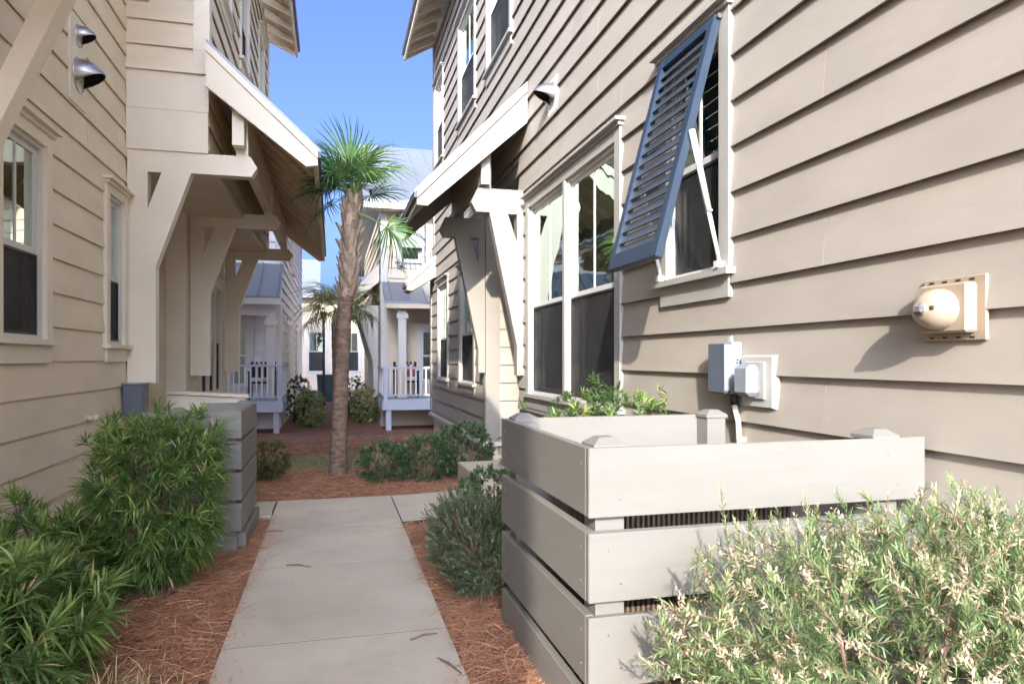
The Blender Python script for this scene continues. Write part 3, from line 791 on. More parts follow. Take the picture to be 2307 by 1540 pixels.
# ------------------------------------------------------------------ house on the left
def left_house():
    H = thing('lap_sided_house', 'lap sided house on the left with siding lightened to offset the shade and with long bracketed canopy and jutting upper floor', 'house', (-2.1, 0, 0))
    X = -2.08; W = WX(X, 1); zr = 1.283
    ops = [window(H, W, 5.02, 5.94, 1.44, 2.98, 0.105, 1, 0.45, curtain=('curtain', 0.0, 0.62, 0.40)),
           window(H, W, 7.25, 7.93, 1.44, 2.98, 0.095, 1, 0.45, curtain=None),
           window(H, W, 12.05, 14.35, 0.70, 2.72, 0.10, 3, 0.48, curtain=None),
           window(H, W, 1.2, 2.2, 1.44, 2.98, 0.105, 1, 0.45)]
    siding(H, W, -5.9, 8.4, -0.2, 6.02, zr, ops + [(7.999, 16, 3.40, 7)], 'siding', rj=1, seed=9, proud=0.024)
    siding(H, W, 10.9, 15.2, -0.2, 3.40, zr, ops, 'siding', rj=1, seed=19, proud=0.024)
    W2 = WX(-2.9, 1); siding(H, W2, 8.4, 10.9, -0.2, 3.40, zr, [(9.0, 10.0, -1, 2.35)], 'siding', seed=10)
    MB().box(-2.93, -2.88, 9.01, 9.99, 0.2, 2.34).build('door', 'white', H)
    W3 = WY(10.9, -1); siding(H, W3, -2.9, -2.07, -0.2, 3.40, zr, [(-2.30, -2.0, -1, 4)], 'siding', seed=11)
    mb = MB(); mb.box(-2.30, -2.035, 10.855, 10.899, -0.2, 3.40); mb.box(-2.079, -2.035, 10.9, 11.05, -0.2, 3.40); mb.build('corner_board', 'trim', H)
    MB().box(-2.95, -2.075, 8.32, 8.4, -0.2, 3.40).build('recess_jamb', 'trim', H)
    mb = MB()
    MB().box(-2.95, -1.3, 8.035, 15.2, 3.401, 3.46).build('soffit_panel', 'trim', H)
    # jutting upper floor
    Wf = WY(8.0, -1); zr2 = 4.31
    siding(H, Wf, -2.08, -1.3, 4.34, 7.9, zr2, [(-1.42, -1.2, 3, 9)], 'siding', seed=12)
    for k, (z0, z1) in enumerate(((3.475, 3.90), (3.906, 4.30))):
        MB().box(-2.06, -1.275 + 0.004 * k, 7.965 - 0.008 * (1 - k), 8.03, z0, z1).build('frieze_board', 'trim', H)
    MB().box(-2.06, -1.25, 7.93, 8.03, 4.301, 4.338).build('water_table', 'trim', H)
    mb = MB(); mb.box(-1.42, -1.262, 7.962, 7.999, 4.34, 7.9); mb.box(-1.299, -1.262, 8.0, 8.14, 4.34, 7.9); mb.build('corner_board', 'trim', H)
    Wj = WX(-1.3, 1)
    oj = [window(H, Wj, 8.62, 9.72, 5.62, 7.3, 0.09, 1, 0.45, curtain=None), window(H, Wj, 10.6, 11.7, 5.62, 7.3, 0.09, 1, 0.45, curtain=None), window(H, Wj, 13.2, 14.2, 5.62, 7.3, 0.09, 1, 0.45, curtain=None)]
    siding(H, Wj, 8.001, 15.2, 3.47, 7.9, zr2, oj, 'siding', rj=1, seed=13)
    mb = MB(); mb.box(-1.299, -1.262, 15.06, 15.24, 3.47, 7.9); mb.build('corner_board', 'trim', H)
    # body
    MB().box(-8.6, -2.18, -5.9, -5.8, -0.2, 6.0).build('end_wall', 'siding', H)
    MB().box(-8.6, -1.4, 15.1, 15.2, 3.46, 7.9).build('end_wall', 'siding', H)
    MB().box(-2.3, -2.11, 8.0, 15.19, -0.9, -0.201).build('foundation', 'concrete', H)
    MB().box(-8.6, -2.18, 15.1, 15.2, -0.9, 3.40).build('end_wall', 'siding', H)
    MB().box(-8.6, -8.5, -5.8, 15.1, -0.3, 7.9).build('rear_wall', 'siding', H)
    MB().box(-8.6, -2.18, 8.0, 8.1, 6.0, 7.9).build('upper_wall', 'siding', H)
    eave(H, 1, -2.08, -1.55, 5.98, -6.2, 7.9, 2.0, -5.3)
    eave(H, -1, -8.6, -9.2, 5.98, -6.2, 7.9, 2.0, -5.3)
    eave(H, 1, -1.3, -0.72, 7.88, 7.5, 15.7, 2.0, -5.0)
    eave(H, -1, -8.6, -9.2, 7.88, 7.5, 15.7, 2.0, -5.0)
    out = [(0, 1.05), (0.27, 1.05), (0.27, 2.27), (0.61, 3.26), (1.21, 3.26), (1.27, 3.36), (1.20, 3.475), (0, 3.475)]
    hole = [(0.19, 3.25), (0.325, 3.25), (0.19, 2.86)]
    for y in (7.98, 11.15, 14.55):
        bracket(H, -2.03 if y > 11 else -2.055, 1, y, y + 0.15, out, hole)
    canopy(H, 1, -1.258, 4.56, -0.15, 3.53, 7.74, 15.15, strut=(-1.0, -0.88, 3.477, ((8.0, 8.12), (11.17, 11.29), (14.57, 14.69))), header=(-1.02, -0.90, 3.55), rafters=0.55)
    # near bracket and its small canopy, partly above the picture
    out2 = [(0, 1.25), (0.12, 1.25), (0.12, 2.216), (0.631, 3.42), (1.0, 3.42), (1.05, 3.5), (1.0, 3.6), (0, 3.6)]
    hole2 = [(0.05, 3.40), (0.50, 3.40), (0.05, 2.33)]
    bracket(H, -2.055, 1, 4.42, 4.56, out2, hole2)
    MB().box(-2.049, -2.03, 2.4, 4.95, 2.9, 4.4).build('frieze_board', 'trim', H)
    canopy(H, 1, -2.05, 4.62, -1.0, 3.72, 1.6, 4.66, rafters=0.5)
    # stoop side wall beyond the enclosure
    for k in range(4):
        z0 = -0.3 + 0.29 * k
        O = [(-2.0, z0), (-1.08, z0), (-1.08, min(z0 + 0.28, 0.80)), (-2.0, z0 + 0.28)]
        MB().prism([(x, 9.5, z) for x, z in O], [(x, 9.62, z) for x, z in O]).build('stoop_board', 'trim', H)
    O = [(-2.0, 0.865), (-1.04, 0.805), (-1.04, 0.845), (-2.0, 0.905)]
    MB().prism([(x, 9.46, z) for x, z in O], [(x, 9.66, z) for x, z in O]).build('stoop_cap', 'trim', H)
    return H
LH = left_house()

# ------------------------------------------------------------------ slatted enclosures
def post(parent, x, y, z1, w=0.105):
    p = MB().box(x - w / 2, x + w / 2, y - w / 2, y + w / 2, -0.15, z1).build('post', 'cream', parent)
    c = w / 2 + 0.008; mb = MB()
    A = [(x - c, y - c, z1), (x + c, y - c, z1), (x + c, y + c, z1), (x - c, y + c, z1)]
    B = [(x - c, y - c, z1 + 0.014), (x + c, y - c, z1 + 0.014), (x + c, y + c, z1 + 0.014), (x - c, y + c, z1 + 0.014)]
    d = c * 0.45
    T = [(x - d, y - d, z1 + 0.038), (x + d, y - d, z1 + 0.038), (x + d, y + d, z1 + 0.038), (x - d, y + d, z1 + 0.038)]
    mb.prism(A, B); mb.prism([(a, b, z + 0.0002) for a, b, z in B], T); mb.build('cap', 'cream', p)
def board(parent, x0, x1, y0, y1, z0, z1, rr, mat='cream'):
    j = lambda: rr.uniform(-0.003, 0.003)
    MB().prism([(x0, y0, z0 + j()), (x1, y0, z0 + j()), (x1, y1, z0 + j()), (x0, y1, z0 + j())],
               [(x0, y0, z1 + j()), (x1, y0, z1 + j()), (x1, y1, z1 + j()), (x0, y1, z1 + j())]).build('board', mat, parent, bevel=0.003)
def enclosures():
    rr = random.Random(5)
    E = thing('slatted_enclosure', 'cream slatted timber enclosure in the right foreground hiding an air conditioner', 'enclosure', (1.5, 2.8, 0))
    x0, x1, y0, y1 = 0.83, 2.20, 2.19, 3.43
    t = 0.032
    zt = 1.0
    for k in range(4):
        a, b = zt - 0.235, zt
        if k == 3: a = -0.08
        board(E, x0, x1, y0, y0 + t, a, b, rr)
        board(E, x0, x0 + t, y0 + t + 0.001, y1 - t - 0.001, a, b, rr)
        board(E, x0, x1 - 0.16, y1 - t, y1, a, b, rr)
        zt -= 0.285
    q = 0.0585
    for px, py in ((x0 + t + q, y0 + t + q), (x1 - 0.15, y0 + t + q), (x0 + t + q, y1 - t - q), (x1 - 0.24, y1 - t - q)):
        post(E, px, py, 0.992)
    zt = 1.0
    for k in range(4):
        for xx in (x0 + 0.07, x0 + 0.115, x1 - 0.17, x1 - 0.125):
            zc = zt - (0.06 if xx in (x0 + 0.07, x1 - 0.17) else 0.175)
            MB().tube([(xx, y0 + 0.002, zc), (xx, y0 - 0.0012, zc)], 0.0042, 8).build('screw', 'alu', E)
        for yy in (y0 + 0.075, y1 - 0.075):
            MB().tube([(x0 + 0.002, yy, zt - 0.06), (x0 - 0.0012, yy, zt - 0.06)], 0.0042, 8).build('screw', 'alu', E)
            MB().tube([(x0 + 0.002, yy, zt - 0.175), (x0 - 0.0012, yy, zt - 0.175)], 0.0042, 8).build('screw', 'alu', E)
        zt -= 0.285
    A = thing('air_conditioner', 'brown louvred air conditioner standing inside the right slatted enclosure', 'air conditioner', (1.45, 2.8, 0))
    a0, a1, b0, b1 = 1.02, 1.78, 2.42, 3.18
    MB().box(a0 + 0.03, a1 - 0.03, b0 + 0.03, b1 - 0.03, 0.08, 0.79).build('core', 'black', A)
    MB().box(a0 - 0.03, a1 + 0.03, b0 - 0.03, b1 + 0.03, -0.03, 0.06).build('pad', 'concrete', A)
    MB().box(a0, a1, b0, b1, 0.792, 0.82).build('lid', 'acbrown', A)
    MB().box(a0, a1, b0, b1, 0.062, 0.079).build('base', 'acbrown', A)
    n = 36
    for k in range(n):
        s = (k + 0.5) / n
        x = a0 + (a1 - a0) * s; MB().box(x - 0.005, x + 0.005, b0, b0 + 0.026, 0.08, 0.791).build('louver', 'acbrown', A)
        y = b0 + (b1 - b0) * s; MB().box(a0, a0 + 0.026, y - 0.005, y + 0.005, 0.08, 0.791).build('louver', 'acbrown', A)
    E2 = thing('slatted_enclosure', 'smaller looking cream slatted timber enclosure on the left behind the tall shrub', 'enclosure', (-1.2, 5.6, 0))
    x0, x1, y0, y1 = -1.22, -0.60, 5.07, 6.06
    zt = 0.945
    for k in range(4):
        a, b = zt - 0.190, zt
        board(E2, x0, x1, y0, y0 + t, a, b, rr)
        board(E2, x1 - t, x1, y0 + t + 0.001, y1 - t, a, b, rr)
        board(E2, x0 + 0.2, x1, y1 - t + 0.001, y1, a, b, rr)
        zt -= 0.211
    board(E2, x0, x1 - 0.03, y0 + 0.012, y0 + 0.05, -0.06, zt - 0.008, rr)
    board(E2, x1 - 0.052, x1 + 0.02, y0 + 0.10, y1, -0.06, zt - 0.006, rr)
    for px, py in ((x1 - t - q, y0 + t + q), (x0 + 0.2, y0 + t + q), (x1 - t - q, y1 - t - q)):
        post(E2, px, py, 0.93)
enclosures()

# ------------------------------------------------------------------ foliage
def norm(a):
    return a / np.maximum(np.linalg.norm(a, axis=1, keepdims=True), 1e-9)
def leaves_mesh(name, P, D, L, Wd, droop, val, mat, parent=None, fold=0.0):
    """strap leaves: base pair, middle pair, tip; P base, D direction, per-leaf length, width, value"""
    n = len(P)
    up = np.tile(np.array([0, 0, 1.0]), (n, 1)) + RNG.normal(0, 0.35, (n, 3))
    S_ = norm(np.cross(D, up)); 
    L = np.broadcast_to(L, (n,))[:, None]; Wd = np.broadcast_to(Wd, (n,))[:, None]; dr = np.broadcast_to(droop, (n,))[:, None]
    g = np.array([0, 0, -1.0])
    mid = P + D * L * 0.5 + g * dr * L * 0.22
    tip = P + D * L + g * dr * L * 0.9
    b1 = P - S_ * Wd * 0.25; b2 = P + S_ * Wd * 0.25
    m1 = mid - S_ * Wd * 0.5; m2 = mid + S_ * Wd * 0.5
    V = np.stack([b1, b2, m1, m2, tip], 1).reshape(-1, 3)
    k = np.arange(n)[:, None] * 5
    F4 = np.concatenate([k, k + 1, k + 3, k + 2], 1)
    F3 = np.concatenate([k + 2, k + 3, k + 4], 1)
    me = bpy.data.meshes.new(name)
    me.vertices.add(len(V)); me.vertices.foreach_set('co', V.ravel().astype(np.float32))
    li = np.concatenate([F4.ravel(), F3.ravel()])
    me.loops.add(len(li)); me.loops.foreach_set('vertex_index', li.astype(np.int32))
    me.polygons.add(2 * n)
    st = np.concatenate([np.arange(n) * 4, 4 * n + np.arange(n) * 3]); tot = np.concatenate([np.full(n, 4), np.full(n, 3)])
    me.polygons.foreach_set('loop_start', st.astype(np.int32)); me.polygons.foreach_set('loop_total', tot.astype(np.int32))
    me.update(calc_edges=True)
    at = me.attributes.new('v', 'FLOAT', 'POINT')
    at.data.foreach_set('value', np.repeat(np.clip(val, 0, 1), 5).astype(np.float32))
    me.materials.append(M[mat])
    return link(name, me, parent)

def lumps(dirs, k=9, amp=0.16):
    c = norm(RNG.normal(size=(k, 3)))
    return 1 + amp * (np.max(dirs @ c.T, axis=1) - 0.75) * 2.2
def blob_points(n, c, r, inner=0.45, boxy=2.6, zmin=-0.95, amp=0.16):
    d = norm(RNG.normal(size=(int(n * 1.6), 3)))
    d = d[d[:, 2] > zmin][:n]
    q = 1.0 / (np.sum(np.abs(d) ** boxy, axis=1) ** (1 / boxy))
    rad = q * lumps(d, 10, amp) * (inner + (1 - inner) * RNG.random(len(d)) ** 0.4)
    p = d * rad[:, None] * np.array(r)
    nrm = norm(d / np.array(r))
    return p + np.array(c), nrm, rad / q

def nr_z(a):                                     # raises the leaf value where shoots point upward
    return a[:, 2] - 0.4
def whorl_shrub(name, label, base, c, r, n, per, ll, lw, mat, droop=0.25, boxy=2.6, group=None, amp=0.16, spread=0.75, shoots=0, inner=0.45):
    root = thing(name, label, 'shrub', base, group)
    p, nr, depth = blob_points(n, c, r, inner, boxy, amp=amp)
    ax = norm(nr + np.array([0, 0, 0.55]) + RNG.normal(0, 0.35, nr.shape))
    if shoots:
        idx = RNG.choice(np.where(nr[:, 2] > 0.1)[0], shoots)
        p2 = p[idx] + ax[idx] * RNG.uniform(0.04, 0.11, (shoots, 1)) + np.array([0, 0, 0.03])
        p = np.concatenate([p, p2]); ax = np.concatenate([ax, ax[idx]]); depth = np.concatenate([depth, np.ones(shoots) * 1.1]); n = len(p)
    n = len(p)
    a = np.repeat(ax, per, 0)
    rnd = RNG.normal(size=a.shape)
    side = norm(rnd - a * np.sum(rnd * a, 1, keepdims=True))
    tilt = RNG.uniform(0.15, 1.45, (len(a), 1)) * spread / 0.75
    D = norm(a * np.cos(tilt) + side * np.sin(tilt))
    P = np.repeat(p, per, 0) + a * (RNG.random((len(a), 1)) * ll * 0.5 - ll * 0.25)
    wv = np.repeat(RNG.normal(0.42, 0.17, n) + 0.14 * nr_z(ax), per)
    val = wv + RNG.normal(0, 0.12, len(a))
    old = RNG.random(len(a)) < 0.012
    val[old] = 1.0
    L = ll * RNG.uniform(0.65, 1.15, len(a)); 
    stuff(leaves_mesh('foliage', P, D, L, lw * RNG.uniform(0.75, 1.2, len(a)), droop * RNG.uniform(0.2, 1.5, len(a)), val, mat, root))
    mb = MB()
    b = Vector(base)
    for k in range(min(26, n)):
        i = RNG.integers(n); e = Vector(p[i])
        s = b + Vector((random.uniform(-1, 1) * r[0] * 0.25, random.uniform(-1, 1) * r[1] * 0.25, -0.04))
        m = s.lerp(e, 0.5) + Vector((random.uniform(-.04, .04), random.uniform(-.04, .04), 0.05))
        mb.tube([s, m, e], [0.011, 0.007, 0.003], 5, cap=False)
    mb.build('stem', 'bark', root, fix=False)
    return root

def sprig_shrub(name, label, base, c, r, n, per, ln, ll, lw, mat, group=None, tipval=(0.45, 0.3), up=0.9, boxy=2.4, extra=(), amp=0.2, inner=0.35, wild=0.3):
    """upright twigs with narrow leaves all along them"""
    root = thing(name, label, 'shrub', base, group)
    p, nr, depth = blob_points(n, c, r, inner, boxy, amp=amp)
    ax = norm(nr * 0.8 + np.array([0, 0, up]) + RNG.normal(0, wild, nr.shape))
    sl = ln * RNG.uniform(0.6, 1.25, len(p))
    p0 = p - ax * (sl * 0.55)[:, None]
    flo = RNG.random(len(p)) < tipval[1]
    if len(extra):
        ex = np.array([e[:3] for e in extra]); ea = norm(np.array([e[3:6] for e in extra])); es = np.array([e[6] for e in extra])
        p0 = np.concatenate([p0, ex]); ax = np.concatenate([ax, ea]); sl = np.concatenate([sl, es]); flo = np.concatenate([flo, np.zeros(len(ex), bool)])
    n = len(p0)
    t = np.tile((np.arange(per) + 0.5) / per, n)
    a = np.repeat(ax, per, 0)
    ang = np.tile(np.arange(per) * 2.4, n) + np.repeat(RNG.uniform(0, 6.28, n), per)
    ref = np.where(np.abs(a[:, 2:3]) > 0.9, np.array([[1.0, 0, 0]]), np.array([[0, 0, 1.0]]))
    u = norm(np.cross(a, ref)); w = np.cross(a, u)
    side = u * np.cos(ang)[:, None] + w * np.sin(ang)[:, None]
    P = np.repeat(p0, per, 0) + a * (t * np.repeat(sl, per))[:, None]
    tl = (0.95 - 0.55 * t)[:, None] + RNG.normal(0, 0.12, (len(a), 1))
    flr = np.repeat(flo, per) & (t > tipval[0])
    tl = np.where(flr[:, None], RNG.uniform(0.1, 1.7, (len(a), 1)), tl)
    D = norm(a * np.cos(tl) + side * np.sin(tl))
    L = ll * (1.0 - 0.45 * t) * RNG.uniform(0.75, 1.2, len(a))
    val = 0.16 + 0.42 * t + np.repeat(RNG.normal(0.02, 0.1, n), per) + RNG.normal(0, 0.06, len(a))
    fl = np.repeat(flo, per) & (t > tipval[0])
    val = np.where(fl, 0.80 + 0.2 * RNG.random(len(a)), val)
    val = np.where(~np.repeat(flo, per) & (val > 0.72), 0.72, val)
    L = np.where(fl, L * 0.6, L); wd = np.where(fl, lw * 1.35, lw) * RNG.uniform(0.8, 1.2, len(a))
    stuff(leaves_mesh('foliage', P, D, L, wd, 0.15 * RNG.uniform(-0.6, 1.4, len(a)), val, mat, root))
    mb = MB()
    for i in range(0, n):
        if i % 2 and i < n - len(extra): continue
        s = Vector(p0[i]); e = s + Vector(ax[i]) * float(sl[i]) * 0.97
        mb.tube([s, e], [0.0022, 0.001], 4, cap=False)
    b = Vector(base)
    for k in range(22):
        e = Vector(p0[RNG.integers(n)])
        s = b + Vector((random.uniform(-1, 1) * r[0] * 0.3, random.uniform(-1, 1) * r[1] * 0.3, -0.04))
        mb.tube([s, s.lerp(e, 0.55) + Vector((0, 0, 0.04)), e], [0.010, 0.006, 0.003], 5, cap=False)
    mb.build('stem', 'bark', root, fix=False)
    return root

whorl_shrub('yew_pine_shrub', 'tall clipped yew pine shrub beside the left slatted enclosure', (-0.97, 4.3, 0), (-0.97, 4.42, 0.45), (0.32, 0.35, 0.46), 560, 24, 0.11, 0.0085, 'podo', boxy=3.2, shoots=60, amp=0.12)
whorl_shrub('yew_pine_shrub', 'low sprawling yew pine shrub in the left foreground corner', (-1.35, 3.1, 0), (-1.42, 3.05, 0.17), (0.42, 0.62, 0.30), 460, 26, 0.135, 0.0098, 'podo', boxy=2.6, shoots=40, amp=0.2)
whorl_shrub('yew_pine_shrub', 'yew pine shrub hugging the left wall under the big window', (-1.50, 4.15, 0), (-1.50, 4.1, 0.15), (0.36, 0.46, 0.30), 300, 24, 0.115, 0.009, 'podo', boxy=2.4, shoots=40, amp=0.22)
whorl_shrub('dark_leafy_shrub', 'bushy shrub rising behind the right slatted enclosure below the double window', (1.72, 4.45, 0), (1.74, 4.45, 0.55), (0.60, 0.42, 0.50), 520, 18, 0.075, 0.010, 'podo', boxy=2.8, shoots=60, amp=0.14)
ex = []
def px(u, v, y):
    xr = (u - 1153.5) / 1570; s, c = math.sin(TH), math.cos(TH)
    dx, dy = s + xr * c, c - xr * s; t = y / dy
    return (dx * t, y, 1.3 + (808 - v) / 1570 * t)
for u0, v0, u1, v1, y in ((1650, 1290, 1622, 1095, 1.86), (1625, 1330, 1560, 1230, 1.8), (1985, 1330, 2000, 1115, 1.95), (2165, 1330, 2175, 1090, 1.8), (2240, 1330, 2285, 1180, 1.75), (1990, 1250, 1950, 1120, 1.98),
                         (1520, 1500, 1480, 1375, 1.7), (1500, 1530, 1440, 1480, 1.66), (1745, 1300, 1735, 1150, 1.9), (2120, 1320, 2110, 1160, 1.9), (1700, 1330, 1655, 1170, 1.82), (1850, 1300, 1830, 1165, 1.9)):
    a = Vector(px(u0, v0, y)); b = Vector(px(u1, v1, y - 0.02)); d = b - a
    ex.append((*a, *d, d.length))
sprig_shrub('flowering_shrub', 'fine leaved shrub with pale pinkish tips in the right foreground', (1.55, 1.60, 0), (1.70, 1.58, 0.35), (0.76, 0.44, 0.49), 2300, 38, 0.15, 0.043, 0.0042, 'rosem', tipval=(0.38, 0.45), extra=ex, up=0.35, boxy=2.5, amp=0.3, wild=0.6)
sprig_shrub('grey_green_shrub', 'wispy grey green shrub spilling beside the path against the right enclosure', (0.80, 4.0, 0), (0.82, 4.15, 0.20), (0.24, 0.66, 0.24), 800, 28, 0.11, 0.034, 0.0055, 'grey_g', tipval=(0.5, 0.2), up=0.5)
whorl_shrub('dark_leafy_shrub', 'dark green shrub just past the wispy grey one by the concrete step', (1.15, 5.15, 0), (1.15, 5.2, 0.22), (0.20, 0.22, 0.24), 150, 16, 0.06, 0.013, 'podo2')
gb = lambda x, y: (x, y, gz(x, y))
whorl_shrub('bed_shrub', 'round olive shrub left of the palm trunk', gb(-0.78, 8.55), (-0.78, 8.55, 0.14), (0.28, 0.28, 0.20), 190, 16, 0.075, 0.011, 'olive', group='shrubs in the palm bed')
whorl_shrub('bed_shrub', 'sunlit round shrub nearest the palm trunk on its right', gb(0.58, 8.05), (0.58, 8.05, 0.15), (0.28, 0.28, 0.22), 220, 16, 0.065, 0.011, 'podo2', group='shrubs in the palm bed')
whorl_shrub('bed_shrub', 'middle one of the three shrubs right of the palm', gb(1.05, 7.9), (1.02, 7.95, 0.17), (0.29, 0.28, 0.24), 240, 16, 0.065, 0.011, 'podo2', group='shrubs in the palm bed')
whorl_shrub('bed_shrub', 'tallest darkest shrub of the palm bed beside the bay foundation', gb(1.58, 8.1), (1.52, 8.2, 0.22), (0.34, 0.3, 0.30), 300, 16, 0.065, 0.014, 'podo2', group='shrubs in the palm bed')
whorl_shrub('far_shrub', 'clipped lime shrub with sun put into its pale leaf colour beside the far left house', gb(-0.62, 21.2), (-0.62, 21.2, -0.14), (0.38, 0.4, 0.50), 320, 14, 0.09, 0.03, 'lime', boxy=4, amp=0.08)
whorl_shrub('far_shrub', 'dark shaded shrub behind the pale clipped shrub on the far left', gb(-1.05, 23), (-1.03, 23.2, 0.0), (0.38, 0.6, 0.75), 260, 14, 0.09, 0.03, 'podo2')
whorl_shrub('far_shrub', 'lime shrub with sun put into its pale leaf colour right of the palm trunk far back', gb(0.98, 22.4), (0.98, 22.4, -0.15), (0.42, 0.45, 0.52), 260, 14, 0.09, 0.03, 'lime')
whorl_shrub('far_shrub', 'small dark leafy shrub behind the pale lime one on the far right', gb(0.75, 24), (0.75, 24, 0.0), (0.4, 0.4, 0.65), 180, 14, 0.09, 0.03, 'podo2')
# dry ornamental grass in the left corner
def dry_tuft():
    t = thing('dry_grass_tuft', 'straw coloured dry grass tuft at the lower left beside the mulch', 'grass', (-0.95, 2.75, 0))
    n = 2600
    P = np.stack([RNG.normal(-0.90, 0.15, n), RNG.normal(2.66, 0.17, n), np.full(n, -0.02)], 1)
    D = norm(np.stack([RNG.normal(0, 0.6, n), RNG.normal(0, 0.6, n), RNG.uniform(0.5, 1.1, n)], 1))
    stuff(leaves_mesh('blades', P, D, RNG.uniform(0.10, 0.24, n), 0.005, 0.7 * RNG.random(n), RNG.random(n), 'dry', t))
dry_tuft()

# pine straw: real needles, dense near the lens
def straw(name, label, n, region, ln=(0.09, 0.2), w=0.003, lift=0.035, mat='straw'):
    P = []; 
    while len(P) < n:
        x, y = region(RNG)
        if x is None: continue
        P.append((x, y, gz(x, y) - 0.03 + lift * RNG.random() ** 1.5))
    P = np.array(P)
    ang = RNG.vonmises(0.4, 0.7, n)
    D = norm(np.stack([np.cos(ang), np.sin(ang), RNG.normal(0.03, 0.16, n)], 1))
    L = RNG.uniform(*ln, n)
    o = leaves_mesh(name, P - D * L[:, None] * 0.5, D, L, w * RNG.uniform(0.7, 1.3, n), RNG.normal(0.05, 0.12, n), RNG.beta(2, 2.2, n), mat)
    o['label'] = label; o['category'] = 'pine straw'
    return stuff(o)
def reg_left(r):
    y = 1.8 + 3.6 * r.random() ** 1.1; e = -0.45 + 0.04 * math.sin(y * 3) + 0.05 * r.normal()
    return e - (1.45 + e * 0) * r.random() ** 1.15, y
def reg_left2(r):
    return -0.50 + 0.07 * r.normal(), r.uniform(4.9, 6.05)
def reg_right(r):
    y = r.uniform(1.9, 5.6); e = 0.53 + 0.03 * math.sin(y * 4) + 0.035 * r.normal()
    if y < 3.0: e -= 0.07 * r.random()
    return e + 0.65 * r.random(), y
def reg_bed(r):
    return r.uniform(-2.0, 2.2), 6.70 + 0.03 * r.normal() + 2.9 * r.random() ** 1.2
straw('pine_straw', 'rust brown pine straw covering the left bed along the path', 30000, reg_left)
straw('pine_straw', 'narrow line of pine straw between left enclosure and path', 1300, reg_left2)
straw('pine_straw', 'rust brown pine straw along the right side of the path', 18000, reg_right)
straw('pine_straw', 'pine straw bed round the palm trunk and shrubs', 13000, reg_bed, (0.10, 0.22), 0.004)
straw('pine_straw', 'pine straw beyond the lawn in front of the far decks', 6000, lambda r: (r.uniform(-2.5, 2.2), r.uniform(11.9, 17)), (0.12, 0.25), 0.007)
straw('scattered_needles', 'stray pine needles lying loose on the concrete path', 240, lambda r: (float(np.clip(r.choice([-0.47, 0.52]) + r.normal(0, 0.12), -0.47, 0.52)), r.uniform(2.3, 6.0)), (0.06, 0.15), 0.0022, 0.006)
bpy.data.objects['scattered_needles'].location.z = 0.034
def lawn_blades():
    n = 9000
    x = RNG.uniform(-1.9, 2.0, n); y = RNG.uniform(9.6, 11.9, n)
    P = np.stack([x, y, np.array([gz(a, b) for a, b in zip(x, y)]) - 0.03], 1)
    D = norm(np.stack([RNG.normal(0, 0.5, n), RNG.normal(0, 0.5, n), np.ones(n)], 1))
    o = leaves_mesh('lawn_grass', P, D, RNG.uniform(0.03, 0.07, n), 0.008, 0.3, RNG.random(n), 'lawnb')
    o['label'] = 'dormant olive tan lawn strip behind the palm'; o['category'] = 'grass'; stuff(o)
lawn_blades()
def twigs():
    for (u0, v0, u1, v1), lab in (((645, 1272, 700, 1276), 'thin bent twig lying on the middle of the path'), ((602, 1196, 638, 1196), 'short dark stick by the left enclosure on the path'), ((925, 1440, 985, 1425), 'brown twig at the right edge of the path'), ((985, 1480, 1040, 1515), 'forked twig on the near right path edge')):
        t = lambda u, v: Vector(px(u, v, 1.0)) - Vector((0, 0, 1.3))
        a = t(u0, v0); b = t(u1, v1); a = a * (-1.292 / a.z) + Vector((0, 0, 1.3)); b = b * (-1.292 / b.z) + Vector((0, 0, 1.3))
        m = a.lerp(b, 0.5) + Vector((0, 0.012, 0.004))
        tag(MB().tube([a, m, b], [0.004, 0.005, 0.003], 5).build('twig', 'bark'), lab, 'twig', 'twigs on the path')
twigs()

# ------------------------------------------------------------------ palms
def frond_mesh(name, pl, fr, nseg, mat, droop, seed, spread=112):
    rr = random.Random(seed)
    V = []; F = []; val = []
    def q(vs, fs, x):
        k = len(V); V.extend(vs); F.extend([tuple(i + k for i in f) for f in fs]); val.extend([x] * len(vs))
    # petiole
    prev = None
    for i in range(5):
        t = i / 4; x = pl * t; z = 0.06 * math.sin(t * math.pi) * pl
        w = 0.014 * (1.3 - 0.6 * t)
        cur = [(x, -w, z), (x, w, z), (x, 0, z - w)]
        if prev: q(prev + cur, [(0, 1, 4, 3), (1, 2, 5, 4), (2, 0, 3, 5)], 0.75)
        prev = cur
    for s in range(nseg):
        a = -spread + 2 * spread * (s + 0.5) / nseg + rr.uniform(-2, 2)
        ar = R(a); L = fr * (0.62 + 0.38 * math.cos(ar * 0.75)) * rr.uniform(0.88, 1.08)
        ca, sa = math.cos(ar), math.sin(ar)
        o = pl - 0.02 + 0.10 * fr * max(0, ca)
        wid = 0.0115 * fr / 0.65
        zf = 0.10 * fr * (abs(sa))                                # the fan is cupped
        pts = []
        dr = droop * rr.uniform(0.6, 1.5)
        for t, w in ((0.0, 0.35), (0.35, 1.0), (0.65, 0.75), (1.0, 0.05)):
            z = zf * t * 2.2 * (1 - t * 0.5) - dr * L * max(0, t - 0.3) ** 2 * 1.7
            cx = o + ca * L * t * (1 - 0.12 * dr * t); cy = sa * L * t * (1 - 0.12 * dr * t)
            ww = wid * w
            pts.append([(cx - sa * -ww, cy - ca * ww, z), (cx, cy, z - ww * 0.5), (cx + sa * -ww, cy + ca * ww, z)])
        x = min(1, max(0, rr.gauss(0.4, 0.16)))
        for i in range(3):
            q(pts[i] + pts[i + 1], [(0, 1, 4, 3), (1, 2, 5, 4)], x)
    me = bpy.data.meshes.new(name)
    me.from_pydata(V, [], F)
    at = me.attributes.new('v', 'FLOAT', 'POINT'); at.data.foreach_set('value', val)
    me.materials.append(M[mat])
    return me

